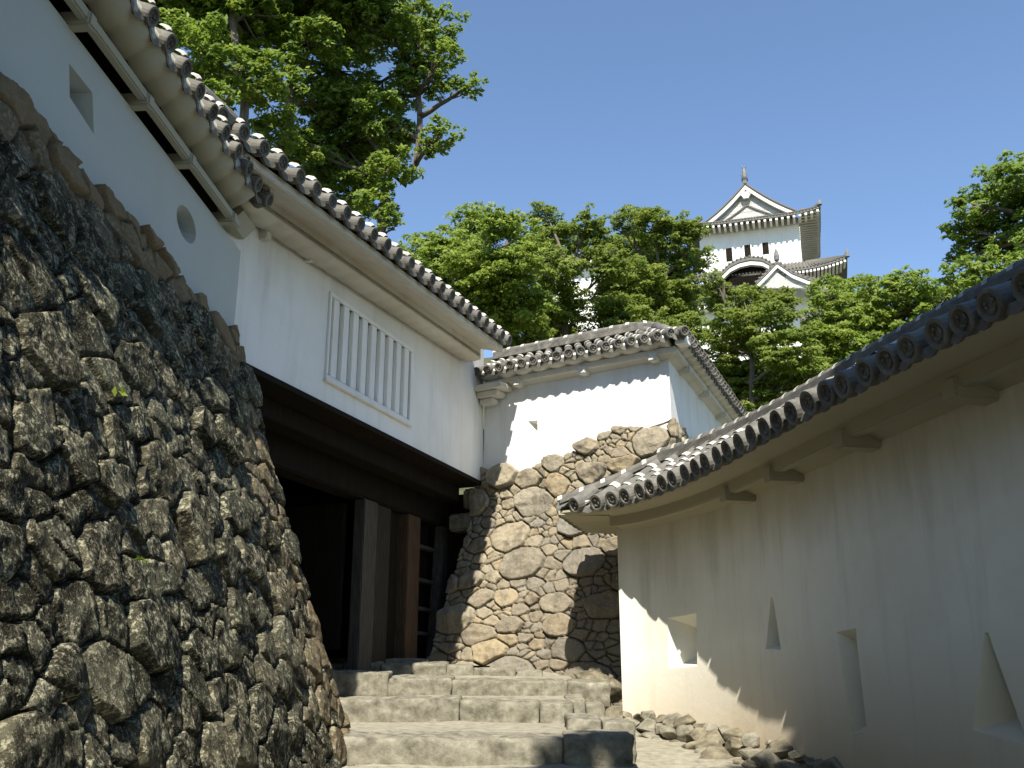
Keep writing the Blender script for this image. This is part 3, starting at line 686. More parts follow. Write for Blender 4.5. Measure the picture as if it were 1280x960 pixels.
tile_patch([eb[1]+(eb[2]-eb[1])*f for f in f2], [rdg[1]+(rdg[2]-rdg[1])*f for f in f2], .06, .17, mt, None); mt.build('roof', M_tile, t)
mt, mj = MB(), MB(); rp = [p-Z3*.02 for p in resample(rdg, .5)]; ridge_cap(rp, .24, .13, .07, mt, mj); two_tone('ridge', mt, mj, t)
m = MB(); c = e[1]-Z3*.02; q = rdg[1]; m.tube([c-Z3*.02, c+(q-c)*.5-Z3*.02, q+Z3*.02], .075, 10); m.build('hip_ridge', M_tile, t, True)
m = MB(); c = mitre_path(.24, ZE+.02)[1]; m.box(c-NF*0-DF*.08, DF*.16, -NF*.2, Z3*.13); m.build('corner_block', M_white, t, bevel=.01)
# small stack of moulded brackets where the wall meets the gatehouse
for k in range(3): MB().box(fp(.06, .02, ZE-.16-.09*k), DF*(.5-.13*k), NF*(.36-.09*k), Z3*.085).build('bracket', M_eave, t, bevel=.012)

# =================================================================== RIGHT CURVED WALL
ZR = 2.02
ctrl = [(5.2, -3.5), (4.15, .6), (3.42, 3.1), (2.89, 5.24), (2.33, 7.68), (1.95, 9.6), (1.61, 10.75), (1.16, 11.6), (.58, 12.02)]
EV = catmull(ctrl, .05); EV = [np.array([p[0], p[1], 0]) for p in EV]
NV = normals2(EV, left=True)         # outward = towards the passage
OV = .58
t = thing('plaster_wall', 'curved stained plaster wall with four loopholes and a tiled roof in the right foreground', 'plaster wall', (2.9, 7.5, -1.0))
face = [p-n*OV for p, n in zip(EV, NV)]
dl = EV[-1]-EV[-2]; dl /= np.linalg.norm(dl)
nend = 9; face_w = face[:-nend]; NW = NV[:-nend]
print('right corner', face_w[-1], face_w[-1][0]/face_w[-1][1])
m = MB(); m.sweep([[p+Z3*-2.1, p-n*.5+Z3*-2.1, p-n*.5+Z3*(ZR+.05), p+Z3*(ZR+.05)] for p, n in list(zip(face_w, NW))[:-1]+[(face_w[-1], NW[-1])]])
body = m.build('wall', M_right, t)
def near_face(u, v):
    best = None; d = ray(u, v)
    for p, n in zip(face_w, NW):
        pw = d*(np.dot(n, p)/np.dot(n, d)); tt = np.array([n[1], -n[0], 0]); s = np.dot(pw-p, tt)
        if best is None or abs(s) < best[0]: best = (abs(s), pw, n, tt)
    return best[1:]
def rhole(pts, inn, dep=.3):
    u, v = np.mean(pts, 0); c, n, _ = near_face(u, v)
    o_ = [PW(a, b, c+n*.05, n) for a, b in pts]; i_ = [PW(a, b, c-n*0, n)-n*dep for a, b in inn]
    return frustum(o_, i_)
holes = [rhole([(828, 770), (868, 764), (869, 834), (829, 838)], [(856, 790), (862, 789), (862, 816), (856, 817)], .38),
         rhole([(957.5, 740), (960.5, 740), (972, 814), (951, 813)], [(963, 770), (965, 770), (969, 804), (958, 804)], .22),
         rhole([(1036, 786), (1063, 780), (1078, 917), (1056, 921)], [(1060, 812), (1069, 810), (1073, 895), (1064, 897)], .26),
         rhole([(1221, 782), (1226, 782), (1282, 938), (1205, 915)], [(1236, 832), (1239, 832), (1262, 906), (1231, 900)], .24)]
cut(body, holes)
c, n, tt = near_face(866, 800)
zs = list(range(0, len(face_w), 2)); pf = [face_w[i] for i in zs]+[]; nf = [NW[i] for i in zs]
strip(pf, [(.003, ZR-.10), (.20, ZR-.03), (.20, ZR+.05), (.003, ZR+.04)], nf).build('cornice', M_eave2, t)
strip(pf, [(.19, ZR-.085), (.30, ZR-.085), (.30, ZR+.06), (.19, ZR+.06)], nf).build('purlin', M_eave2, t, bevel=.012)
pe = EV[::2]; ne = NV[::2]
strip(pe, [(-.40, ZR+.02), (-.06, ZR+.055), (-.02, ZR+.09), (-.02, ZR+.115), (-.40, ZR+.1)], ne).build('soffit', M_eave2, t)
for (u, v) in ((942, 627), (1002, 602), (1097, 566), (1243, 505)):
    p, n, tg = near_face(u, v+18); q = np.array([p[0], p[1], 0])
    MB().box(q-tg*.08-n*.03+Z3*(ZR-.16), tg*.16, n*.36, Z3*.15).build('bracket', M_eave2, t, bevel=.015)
# roof
L = np.r_[0, np.cumsum([np.linalg.norm(b-a) for a, b in zip(EV[:-1], EV[1:])])]; tot = L[-1]; sp = .265; ncol = int(tot/sp)
dE = hd(16.0)
corner = EV[-1]; zeave = ZR+.17
ridge_pt = lambda i: EV[i]-NV[i]*(OV+.25)+Z3*(zeave+float(np.interp(EV[i][1], [4, 10.5], [.44, .56])))
# ridge stops short of the hip
sR = tot-.8; iR = int(np.argmin(abs(L-sR))); RE = ridge_pt(iR)
E_, R_ = [], []
for k in range(ncol+1):
    s = tot-k*sp; i = int(np.argmin(abs(L-s))); E_.append(EV[i]+Z3*zeave)
    if s > sR: f = (tot-s)/(tot-sR); R_.append((corner+Z3*(zeave))*(1-f)+RE*f)
    else: R_.append(ridge_pt(i))
mt, mj = MB(), MB(); c1 = tile_patch(E_, R_, .096, .25, mt, mj, sag=.02)
for (p, a, up, sv, L_) in c1:      # lime pointing between the eave tiles
    for sg in (-1, 1):
        if random.random() < .55:
            c = p+a*random.uniform(.03, .07)+sv*sg*.10-up*.004; e_ = random.uniform(.015, .03)
            mj.tube([c-sv*.012-a*.03, c+up*.012, c+a*.05], [e_*.6, e_, e_*.5], 6)
back = corner+dE*1.55+Z3*(zeave-.03)
nh = 6; Eh = [corner+dE*(1.5*f)+Z3*zeave for f in np.linspace(0, 1, nh+1)]
Rh = [(corner+Z3*zeave)*(1-g)+RE*g for g in [1-abs(1-2*f) for f in np.linspace(0, 1, nh+1)]]
for k in range(nh+1):
    f = k/nh
    if f > .5: Rh[k] = Eh[-1]*(2*f-1)+RE*(2-2*f)
c2 = tile_patch(Eh, Rh, .092, .25, mt, mj, sag=.02)
rf = two_tone('roof', mt, mj, t)
D_big = disc_mesh(.092); place_discs([c for c in c1 if c[0][1] > 1.0], D_big, rf); place_discs(c2[1:], D_big, rf)
strip([corner+dE*.02, corner+dE*1.5], [(.02, ZR+.07), (-.6, ZR+.02), (-.6, ZR+.1), (.02, ZR+.12)], [-np.array([dE[1], -dE[0], 0])]*2).build('end_soffit', M_eave2, t)
mt = MB(); iis = [i for i in range(0, iR, 5)]
tile_patch([EV[i]-NV[i]*1.75+Z3*zeave for i in iis], [ridge_pt(i) for i in iis], .092, .3, mt, None); mt.build('roof', M_tile, t)
mt, mj = MB(), MB(); ridge_cap([ridge_pt(i)-Z3*.03 for i in range(iR, 0, -6)], .26, .13, .085, mt, mj)
hipp = resample([corner+Z3*(zeave+.02), (corner+Z3*zeave)*.5+RE*.5+Z3*.0, RE+Z3*.03], .2); ridge_cap(hipp, .14, .05, .065, mt, mj, 1)
two_tone('ridge', mt, mj, t)

# =================================================================== STAIRS
t = thing('stone_staircase', 'worn pale stone steps climbing between the walls to the gateway', 'stairs', (-.3, 9, -.6))
def rough_block(c, dx, dy, dz, seed, name, mat, parent, amp=.024):
    """a worn, roughly dressed kerb stone: gridded box with rounded arrises and noise; c is the front-top-left corner"""
    rg = np.random.default_rng(seed); Ls = [np.linalg.norm(d) for d in (dx, dy, dz)]; U = [d/l for d, l in zip((dx, dy, dz), Ls)]
    cnt = [max(3, int(l/.028)) for l in Ls]; vid = {}; vs_, fs_ = [], []; off = root_loc(parent); r = .02
    def vert(i, j, k):
        if (i, j, k) not in vid: vid[(i, j, k)] = len(vs_); vs_.append((i/cnt[0]*Ls[0], j/cnt[1]*Ls[1], k/cnt[2]*Ls[2]))
        return vid[(i, j, k)]
    for ax in range(3):
        b, d = (ax+1) % 3, (ax+2) % 3
        for side in (0, cnt[ax]):
            for p in range(cnt[b]):
                for q in range(cnt[d]):
                    quad = []
                    for (e, f) in ((0, 0), (1, 0), (1, 1), (0, 1)):
                        ijk = [0, 0, 0]; ijk[ax] = side; ijk[b] = p+e; ijk[d] = q+f; quad.append(vert(*ijk))
                    fs_.append(tuple(quad if side else quad[::-1]))
    V = np.array(vs_); Lv = np.array(Ls); o3 = rg.uniform(0, 50, 3)
    rr = r*(1+1.2*fbm(V[:, 0]*4+o3[0], V[:, 1]*4+V[:, 2]*3, 5, 3))[:, None]
    core = np.clip(V, np.minimum(rr, Lv/2), np.maximum(Lv-rr, Lv/2)); dlt = V-core; ln = np.linalg.norm(dlt, axis=1)[:, None]+1e-9; nrm = dlt/ln
    V = core+nrm*np.minimum(ln, rr)
    h = 2.6*fbm(V[:, 0]*3.1+o3[0], V[:, 1]*3+V[:, 2]*5+o3[1], 3, 4)+1.1*fbm(V[:, 0]*15+o3[2], V[:, 1]*14+V[:, 2]*17, 4, 3)
    V = V+nrm*(h*amp)[:, None]; V[:, 2] -= .0
    W_ = c+V[:, :1]*U[0]+V[:, 1:2]*U[1]+(V[:, 2:]-Ls[2])*U[2]
    return fastmesh(name, W_, fs_, mat, parent, True)
sx = np.array([1., 0, 0]); 
def step_row(Y, xs, ztops, rise, depth, seed, skew=0., mats=None):
    for k in range(len(xs)-1):
        dy_ = random.uniform(-.05, .05); x0, x1 = xs[k]+.002, xs[k+1]-.002
        c = np.array([x0, Y+dy_+skew*(x0), ztops[k]]); rough_block(c, np.array([x1-x0, skew*(x1-x0), random.uniform(-.02, .01)]), np.array([0, depth, .035]), Z3*(rise+.12), seed+k, 'step_stone', M_step, t, .022)
step_row(4.6, [-1.8, -.6, .5, 1.5, 2.6], [-1.0, -1.01, -1.0, -1.02], .2, .5, 10)
step_row(6.6, [-1.7, -.5, .6, 1.3, 2.2], [-.70, -.71, -.70, -.72], .2, .5, 20)
step_row(8.5, [-1.75, .42, .98], [-.335, -.32], .17, .45, 30)
step_row(10.5, [-1.95, -.52, .28, .62], [-.05, -.065, -.09], .2, .45, 40)
step_row(12.1, [-2.35, -1.44, -.70, .65, 1.15], [.25, .19, .155, .14], .16, .5, 50)
step_row(13.5, [-2.9, -2.2, -1.72, -1.3, -.85, -.5, 0.05, .4], [.40, .40, .37, .38, .36, .33, .29], .14, .35, 60)
step_row(14.1, [-2.6, -1.75, -1.15], [.47, .45], .1, .3, 70)
step_row(9.5, [.50, .82, 1.12], [-.20, -.23], .25, .5, 80)
step_row(11.3, [.58, .80, 1.0], [-.03, -.1], .2, .45, 90)
# treads of beaten earth between the kerbs
m = MB()
for (Y0, Y1, za, zb, xa, xb) in ((4.8, 6.7, -1.03, -.9, -2.2, 1.6), (6.8, 8.6, -.73, -.52, -2, 1.0), (8.7, 10.6, -.345, -.245, -1.9, .62), (10.7, 12.2, -.065, .0, -2.2, .66), (12.3, 13.7, .15, .26, -2.6, .75), (13.6, 18, .37, .48, -5.5, -.3)):
    n_ = 24; mx = 16
    for i in range(n_):
        for j in range(mx):
            pass
    xs_ = np.linspace(xa, xb, 60); ys_ = np.linspace(Y0, Y1, 24); GX, GY = np.meshgrid(xs_, ys_, indexing='ij')
    GZ = za+(zb-za)*(GY-Y0)/(Y1-Y0)+.04*fbm(GX*2, GY*2, 8, 4)-.012
    o = len(m.v); m.v += list(map(tuple, np.stack([GX.ravel(), GY.ravel(), GZ.ravel()], 1)))
    for i in range(59):
        for j in range(23): m.f.append((o+i*24+j, o+(i+1)*24+j, o+(i+1)*24+j+1, o+i*24+j+1))
m.build('tread', M_path, t, True)

# =================================================================== RUBBLE AT THE FOOT OF THE RIGHT WALL
t = thing('rubble_footing', 'low heap of rough fieldstones along the foot of the curved right wall', 'stone footing', (1.8, 10.5, -.4))
def boulder(c, r, sc, seed, name, mat, parent):
    bm = bmesh.new(); bmesh.ops.create_icosphere(bm, subdivisions=4, radius=1); off = root_loc(parent); rg = np.random.default_rng(seed)
    pl = rg.normal(size=(14, 3)); pl /= np.linalg.norm(pl, axis=1)[:, None]; dd = rg.uniform(.45, .85, 14); a = rg.uniform(0, pi)
    for v in bm.verts:
        p = np.array(v.co)
        for n, d in zip(pl, dd):
            k = np.dot(p, n)-d
            if k > 0: p = p-n*k
        p = p*(1.1+.22*fbm(np.array([p[0]*4+seed]), np.array([p[1]*4+p[2]*5]), 3, 4)[0]); p = p*np.array(sc)*r
        p = np.array([p[0]*cos(a)-p[1]*sin(a), p[0]*sin(a)+p[1]*cos(a), p[2]]); v.co = c+p-off
    me = bpy.data.meshes.new(name); bm.to_mesh(me); bm.free(); return link(name, me, mat, parent, True)
Lw = np.r_[0, np.cumsum([np.linalg.norm(b-a) for a, b in zip(face_w[:-1], face_w[1:])])]
k = 0
for row in range(3):
    s = Lw[-1]+.05-row*.09
    while s > Lw[-1]-4.6:
        i = int(np.argmin(abs(Lw-s))); r = random.choice((.08, .11, .15, .18))*random.uniform(.85, 1.15); p = face_w[i]; n = NW[i]
        zb = np.interp(p[1], [6, 8, 9, 10, 12.3], [-.95, -.74, -.54, -.40, -.17]); o = .0+.12*row+random.uniform(-.02, .03)
        boulder(p+n*o+Z3*(zb-.05-.105*row), r, (1.2, .9, .62), 300+k, 'field_stone', random.choice((M_step, M_rubble)), t); k += 1; s -= r*random.uniform(1.35, 1.75)
for (x, y, z, r) in ((1.0, 12.9, .2, .28), (1.2, 12.6, .1, .22), (.85, 12.8, .05, .22), (1.05, 12.3, -.08, .2), (.85, 12.2, -.1, .15), (1.1, 11.5, -.16, .16), (.8, 11.75, -.1, .14)):
    boulder(np.array([x, y, z-.06]), r, (1, .9, .8), 900+k, 'field_stone', M_rubble, t); k += 1

# =================================================================== TREES
def tube_path(a, b, n, wob, rg):
    a = np.asarray(a, float); b = np.asarray(b, float); L = np.linalg.norm(b-a); out = []
    o1 = rg.normal(size=3)*wob*L; 
    for i in range(n+1):
        f = i/n; out.append(a+(b-a)*f+o1*sin(pi*f)*.6+rg.normal(size=3)*wob*L*.12*(0 < i < n))
    return out
def leaf_cloud(clumps, size, dens, rg, flat=.55, tuft=.38):
    C, Nn, T = [], [], []
    for (c, r) in clumps:
        nt = int(np.clip(85*(r/1.2)**1.2, 36, 190))
        d = rg.normal(size=(nt, 3)); d /= np.linalg.norm(d, axis=1)[:, None]; d[:, 2] = d[:, 2]*.9+.1
        rad = rg.uniform(.25, 1.0, nt)**.6
        tc = c+d*(rad*r*rg.uniform(.85, 1.2, nt))[:, None]*np.array([1, 1, .85])
        tr = r*tuft*rg.uniform(.55, 1.15, nt)
        nl = np.maximum(8, (dens*(tr/size)**2)).astype(int); idx = np.repeat(np.arange(nt), nl); n = len(idx)
        e = rg.normal(size=(n, 3)); e /= np.linalg.norm(e, axis=1)[:, None]
        e[:, 2] = np.where(rg.random(n) < .75, np.abs(e[:, 2]), e[:, 2])
        p = tc[idx]+e*(tr[idx]*rg.uniform(.55, 1.08, n))[:, None]*np.array([1, 1, flat])
        C.append(p); no = e*.55+rg.normal(size=(n, 3))*.5+np.array(svec)*.75+np.array([0, 0, .1]); no /= np.linalg.norm(no, axis=1)[:, None]; Nn.append(no)
        tt = rg.normal(.5, .16, nt)[idx]+rg.normal(0, .13, n); T.append(np.clip(tt, 0, 1))
    return np.concatenate(C), np.concatenate(Nn), np.concatenate(T)
def leaves_mesh(name, C, N, T, size, mat, parent, rg):
    n = len(C); a = np.cross(N, rg.normal(size=(n, 3))); a /= np.linalg.norm(a, axis=1)[:, None]; b = np.cross(N, a)
    s = size*rg.uniform(.7, 1.3, n)[:, None]
    V = np.stack([C-a*s, C+b*s*.48-N*s*.12, C+a*s, C-b*s*.48-N*s*.12], 1).reshape(-1, 3)
    return fastmesh(name, V, np.arange(4*n).reshape(-1, 4), mat, parent, False, {'tint': np.repeat(T, 4)})
def tree(name, label, cat, base, clumps_px, Y, mat, size, dens, seed, group, trunk_px=None, tr=.3, dY=2.5, flat=.55, tuft=.29, fat=1.42):
    rg = np.random.default_rng(seed); t = thing(name, label, cat, base, group)
    cl = []
    for (u, v, r) in clumps_px:
        y = Y+rg.uniform(-dY, dY); cl.append((P(u, v, y), fat*r*y*1.03/F))
    C, N, T = leaf_cloud(cl, size, dens, rg, flat, tuft); leaves_mesh('crown', C, N, T, size, mat, t, rg)
    m = MB(); base = np.asarray(base, float)
    tp = [base]+[P(u, v, Y) for u, v in (trunk_px or [])]
    if not trunk_px: ctr = np.mean([c for c, r in cl], 0); tp.append(base+(ctr-base)*.55); tp.append(ctr)
    tp = catmull(tp, .6) if len(tp) > 2 else tube_path(tp[0], tp[1], 6, .03, rg)
    rr = np.linspace(tr, tr*.35, len(tp)); m.tube(tp, rr, 10)
    for (c, r) in cl:
        cand = tp[len(tp)//4:]; ds = [np.linalg.norm(np.asarray(p)-c)+max(0, p[2]-c[2])*2 for p in cand]; j = int(np.argmin(ds)); s = cand[j]
        n_ = 6; pth = tube_path(s, c+Z3*r*.1, n_, .07, rg); r0 = min(tr*.42, .06+.05*np.linalg.norm(c-s)/3); m.tube(pth, np.linspace(r0, r0*.25, n_+1), 7)
        for _ in range(5):
            d = rg.normal(size=3); d /= np.linalg.norm(d); q = c+d*r*.8; pp = tube_path(pth[rg.integers(3, 6)], q, 4, .08, rg); m.tube(pp, np.linspace(r0*.4, r0*.1, 5), 5)
    m.build('trunk', M_bark, t, True); return t
G1 = 'broadleaf trees behind the gatehouse'
def bz(p): return np.array([p[0], p[1], 1.0])
b = P(306, 190, 17.5); tree('camphor_tree', 'leftmost bright green tree rising behind the left wall roof', 'tree', bz(b), [(225, 15, 45), (275, 25, 50), (245, 65, 38), (325, 55, 38), (300, 95, 34), (350, 95, 26), (335, 140, 30), (215, -30, 60), (290, -45, 60), (275, 120, 20), (255, 100, 25), (320, 15, 35)], 17.5, L_camphor, .07, 5.0, 1, G1, [(305, 150), (300, 90), (290, 20), (285, -60)], .17, 1.2, fat=1.55)
b = P(352, 200, 19); tree('camphor_tree', 'middle green tree with pale forked trunk behind the gatehouse roof', 'tree', bz(b), [(360, 10, 40), (405, 5, 48), (440, 35, 42), (392, 55, 34), (425, 85, 30), (385, 118, 26), (345, 180, 22), (400, -50, 70), (450, -20, 45), (375, 165, 24), (410, 130, 30)], 19.5, L_camphor, .07, 5.0, 2, G1, [(358, 175), (362, 130), (366, 80), (375, 0), (380, -60)], .19, 1.5, fat=1.55)
b = P(455, 330, 20); tree('camphor_tree', 'broad green tree with long drooping limb, rightmost of those behind the gatehouse', 'tree', bz(b), [(480, 25, 34), (520, 20, 26), (548, 42, 28), (500, 52, 28), (560, 70, 18), (520, 95, 28), (545, 108, 22), (588, 108, 16), (500, 120, 24), (553, 172, 22), (535, 185, 14), (430, 150, 36), (470, 150, 34), (500, 165, 24), (410, 195, 36), (450, 205, 40), (485, 215, 28), (400, 215, 28), (430, 245, 36), (470, 258, 22), (485, 275, 14), (460, 120, 26), (385, 190, 24), (530, 60, 24), (478, 185, 30)], 20, L_camphor, .065, 5.6, 3, G1, [(480, 255), (505, 232), (520, 205), (525, 150), (520, 90)], .17, 1.5, fat=1.42)
G3 = 'added shade trees behind the viewpoint'  # unseen trees added to throw shade on the near path and walls
def shade_tree(label, x, y, seed, H, wd=2.6):
    rg = np.random.default_rng(seed); t = thing('camphor_tree', label, 'tree', (x, y, -2.0), G3)
    cl = [(np.array([x+rg.uniform(-wd, wd), y+rg.uniform(-2, 2), rg.uniform(2.5, H)]), rg.uniform(1.1, 1.7)) for _ in range(40)]
    C, N, T = leaf_cloud(cl, .2, 5, rg); leaves_mesh('crown', C, N, T, .2, L_camphor, t, rg)
    m = MB(); tp = tube_path((x, y, -2.2), (x, y, H-1), 8, .02, rg); m.tube(tp, np.linspace(.4, .12, 9), 10)
    for c, r in cl: m.tube(tube_path(tp[max(2, min(7, int((c[2]+1)/H*7)))], c, 5, .06, rg), np.linspace(.14, .03, 6), 6)
    m.build('trunk', M_bark, t, True)
shade_tree('unseen tree added behind the viewpoint for shade, left of the path', -5.2, -6.5, 31, 8.0, 2.0)
shade_tree('unseen tree added behind the viewpoint for shade, right of the path', 2.6, -4.0, 32, 13.5)
shade_tree('unseen tree added for shade, farthest left behind the viewpoint', -9.5, -4.0, 34, 9.0)
G2 = 'trees on the hillside'
def hz(p): return np.array([p[0], p[1], float(hill_z(np.array(p[0]), np.array(p[1])))-.5])
tree('broadleaf_tree', 'pale yellow-green round tree showing just past the gatehouse eave', 'tree', hz(P(600, 470, 36)), [(520, 318, 22), (545, 330, 26), (590, 285, 26), (622, 282, 24), (575, 320, 28), (612, 345, 38), (570, 355, 32), (645, 330, 30), (600, 395, 40), (640, 385, 36), (655, 290, 18), (555, 300, 14)], 36, L_light, .085, 4.6, 4, G2, None, .25, 2.5)
tree('broadleaf_tree', 'mid green tree in the centre of the skyline row', 'tree', hz(P(700, 480, 42)), [(683, 272, 20), (700, 300, 28), (672, 320, 28), (735, 282, 22), (695, 345, 28), (690, 385, 34), (745, 310, 24), (760, 335, 26), (650, 420, 34), (700, 425, 36), (770, 372, 24)], 42, L_maple, .09, 5.0, 5, G2, None, .25, 3, fat=1.22)
tree('broadleaf_tree', 'darker green tree directly left of the castle tower', 'tree', hz(P(810, 480, 44)), [(785, 278, 20), (815, 282, 22), (845, 296, 24), (868, 290, 16), (800, 318, 28), (835, 340, 28), (868, 330, 20), (790, 360, 34), (830, 385, 36), (780, 405, 36), (850, 420, 30), (860, 370, 20), (740, 440, 24), (815, 440, 34)], 44, L_maple, .09, 5.0, 6, G2, None, .25, 3, fat=1.3)
tree('maple_tree', 'dense layered maple under the castle tower, above the bend of the white wall', 'tree', hz(P(935, 540, 34)), [(905, 372, 22), (940, 378, 26), (975, 385, 24), (915, 405, 24), (955, 415, 34), (925, 445, 34), (985, 440, 32), (905, 480, 28), (945, 490, 38), (985, 490, 34), (910, 520, 26), (960, 530, 30), (1010, 475, 26), (890, 352, 14), (900, 425, 18)], 34, L_maple, .075, 5.2, 7, G2, None, .22, 2.5, .35, fat=1.25)
tree('broadleaf_tree', 'bright green tree right of the castle tower, its trunk dark against the sky gap', 'tree', hz(P(1070, 520, 38)), [(1030, 368, 18), (1062, 372, 24), (1095, 368, 22), (1108, 385, 22), (1045, 400, 28), (1085, 400, 24), (1025, 430, 22), (1070, 440, 30), (1150, 362, 20), (1140, 385, 24), (1170, 378, 20), (1185, 372, 16), (1160, 410, 24), (1020, 470, 22), (1060, 470, 30), (1110, 430, 18), (1130, 350, 14), (1205, 385, 26), (1125, 410, 24), (1190, 400, 24)], 38, L_light, .085, 4.6, 8, G2, [(1075, 470), (1078, 430), (1075, 390)], .2, 2.5)
tree('broadleaf_tree', 'near leafy tree at the right edge above the tiled roof', 'tree', bz(P(1265, 420, 20)), [(1240, 232, 26), (1275, 225, 28), (1215, 258, 22), (1250, 268, 28), (1290, 265, 34), (1225, 298, 24), (1262, 305, 28), (1212, 322, 22), (1235, 340, 22), (1320, 250, 40), (1310, 310, 40), (1285, 340, 30), (1200, 345, 20), (1215, 365, 22), (1250, 375, 28), (1200, 290, 18)], 20, L_camphor, .065, 5.5, 9, G2, [(1275, 360), (1280, 300), (1285, 240)], .14, 1.2)

# =================================================================== CASTLE KEEP
HK = 16.3; DK = hd(HK); RK = np.array([cos(R(HK)), -sin(R(HK)), 0]); K0 = P(1003, 330, 110.); NK = -DK
def kp_(x, y, z): return K0+RK*x+DK*y+Z3*z
def kl(u, v, y=0): p = PW(u, v, K0+DK*y, NK)-K0; return np.dot(p, RK), p[2]
t = thing('castle_keep', 'white many-gabled castle tower with fish-tailed ridge ornament on the hilltop', 'castle tower', kp_(-5.5, 5, -12))
xl = kl(876, 330)[0]; zt = kl(1000, 276)[1]+.5; print('keep', xl, zt, K0)
m = MB(); m.box(kp_(xl, 0, -14), RK*(-xl), DK*11, Z3*(14+zt)); body = m.build('wall', M_white, t)
for (u0, u1, v0, v1) in ((908, 915, 310, 327), (931, 938, 306, 322), (953.5, 960.5, 303, 318)):
    x0, za = kl(u0, v1); x1, zb = kl(u1, v0)
    w = MB().box(kp_(x0, -.06, za), RK*(x1-x0), DK*.05, Z3*(zb-za)).build('window', M_dark, t)
    MB().box(kp_(x0-.12, -.10, za-.05), RK*.12, DK*.09, Z3*(zb-za+.1)).build('window_frame', M_white, w)
    MB().box(kp_(x1-.02, -.10, za-.05), RK*.12, DK*.09, Z3*(zb-za+.1)).build('window_frame', M_white, w)
OKv = 2.1
exr, zer = kl(1025, 262, -OKv); exl, zel = kl(866, 287, -OKv); ze = (zer+zel)/2; exl = min(exl, xl-OKv+.3); exr = max(exr, OKv-.4); print('keep eave', exl, exr, zel, zer)
gx, gz = kl(928, 234, -.6); glx, glz = kl(882, 281, -.6); grx, grz = kl(995, 268, -.6); gb = (glz+grz)/2; gx = (glx+grx)/2-.3
YB = 13.1
def lift(x):   # upturned corners
    f = abs((x-(exl+exr)/2)/((exr-exl)/2)); return .55*f**4
# skirt roof
m = MB(); nx = 26; xs_ = np.linspace(exl, exr, nx); gxs = np.linspace(glx-.4, grx+.6, nx)
fr_e = [kp_(x, -OKv, ze+lift(x)) for x in xs_]; fr_t = [kp_(x, -.35, gb+.1) for x in gxs]; bk_e = [kp_(x, YB, ze+lift(x)) for x in xs_]; bk_t = [kp_(x, YB-2, gb+.1) for x in gxs]
th = Z3*.22
def slab(m, A, B):
    m.sweep([[a, b, b+th, a+th] for a, b in zip(A, B)])
slab(m, fr_e, fr_t); slab(m, bk_e, bk_t)
ys_ = np.linspace(-OKv, YB, 20)
def lifty(y): f = abs((y-(YB-OKv)/2)/((YB+OKv)/2)); return .55*min(1, f)**4
slab(m, [kp_(exr, y, ze+lifty(y)) for y in ys_], [kp_(grx+.6, -.35+(y+OKv)*(YB-2+.35)/(YB+OKv), gb+.1) for y in ys_])
slab(m, [kp_(exl, y, ze+lifty(y)) for y in ys_], [kp_(glx-.4, -.35+(y+OKv)*(YB-2+.35)/(YB+OKv), gb+.1) for y in ys_])
# gabled upper roof with concave slopes
def gcurve(n=14):
    out = []
    for f in np.linspace(-1, 1, n*2+1):
        x = gx+(grx-gx)*f if f > 0 else gx+(gx-glx)*f
        h = (1-abs(f)); out.append((x, gb+(gz-gb)*(.72*h+.28*h*h)))
    return out
gc = gcurve()
m.sweep([[kp_(x, -.9, z), kp_(x, YB-2.4, z), kp_(x, YB-2.4, z+.32), kp_(x, -.9, z+.32)] for x, z in gc])
rf = m.build('roof', M_tile, t)
# rows of round tiles
m = MB()
for x in np.linspace(exl, exr, 44):
    f = (x-exl)/(exr-exl); x2 = glx-.4+f*(grx-glx+1.0)
    m.tube([kp_(x, -OKv-.06, ze+lift(x)+.24), kp_(x2, -.35, gb+.34)], .12, 6)
for k, y in enumerate(np.linspace(-OKv, YB, 40)):
    m.tube([kp_(exr+.06, y, ze+lifty(y)+.24), kp_(grx+.6, -.35+(y+OKv)*(YB-2+.35)/(YB+OKv), gb+.34)], .12, 6)
for y in np.linspace(-.9, YB-2.5, 34):
    for half in (gc[:15], gc[14:]): m.tube([kp_(x, y, z+.33) for x, z in half], .12, 6)
m.build('tile_rows', M_tile, rf)
m = MB(); m.sweep([[kp_(gx-.25, y, gz+.25), kp_(gx+.25, y, gz+.25), kp_(gx+.2, y, gz+.95), kp_(gx-.2, y, gz+.95)] for y in (-1.05, YB-2.3)]); m.build('main_ridge', M_tile, rf)
for sgn, x0, x1 in ((1, grx+.6, exr), (-1, glx-.4, exl)):
    m = MB(); m.tube([kp_(x0, -.4, gb+.5), kp_((x0+x1)/2, -OKv*.55, ze+(gb-ze)*.42+.45), kp_(x1, -OKv, ze+1.0)], [.22, .24, .26], 8); m.build('hip_ridge', M_tile, rf)
    m = MB(); c = kp_(x1, -OKv, ze+.9); m.tube([c, c+Z3*.35, c+Z3*.7+RK*sgn*.1], [.3, .24, .08], 7); m.build('corner_ornament', M_bronze, rf)
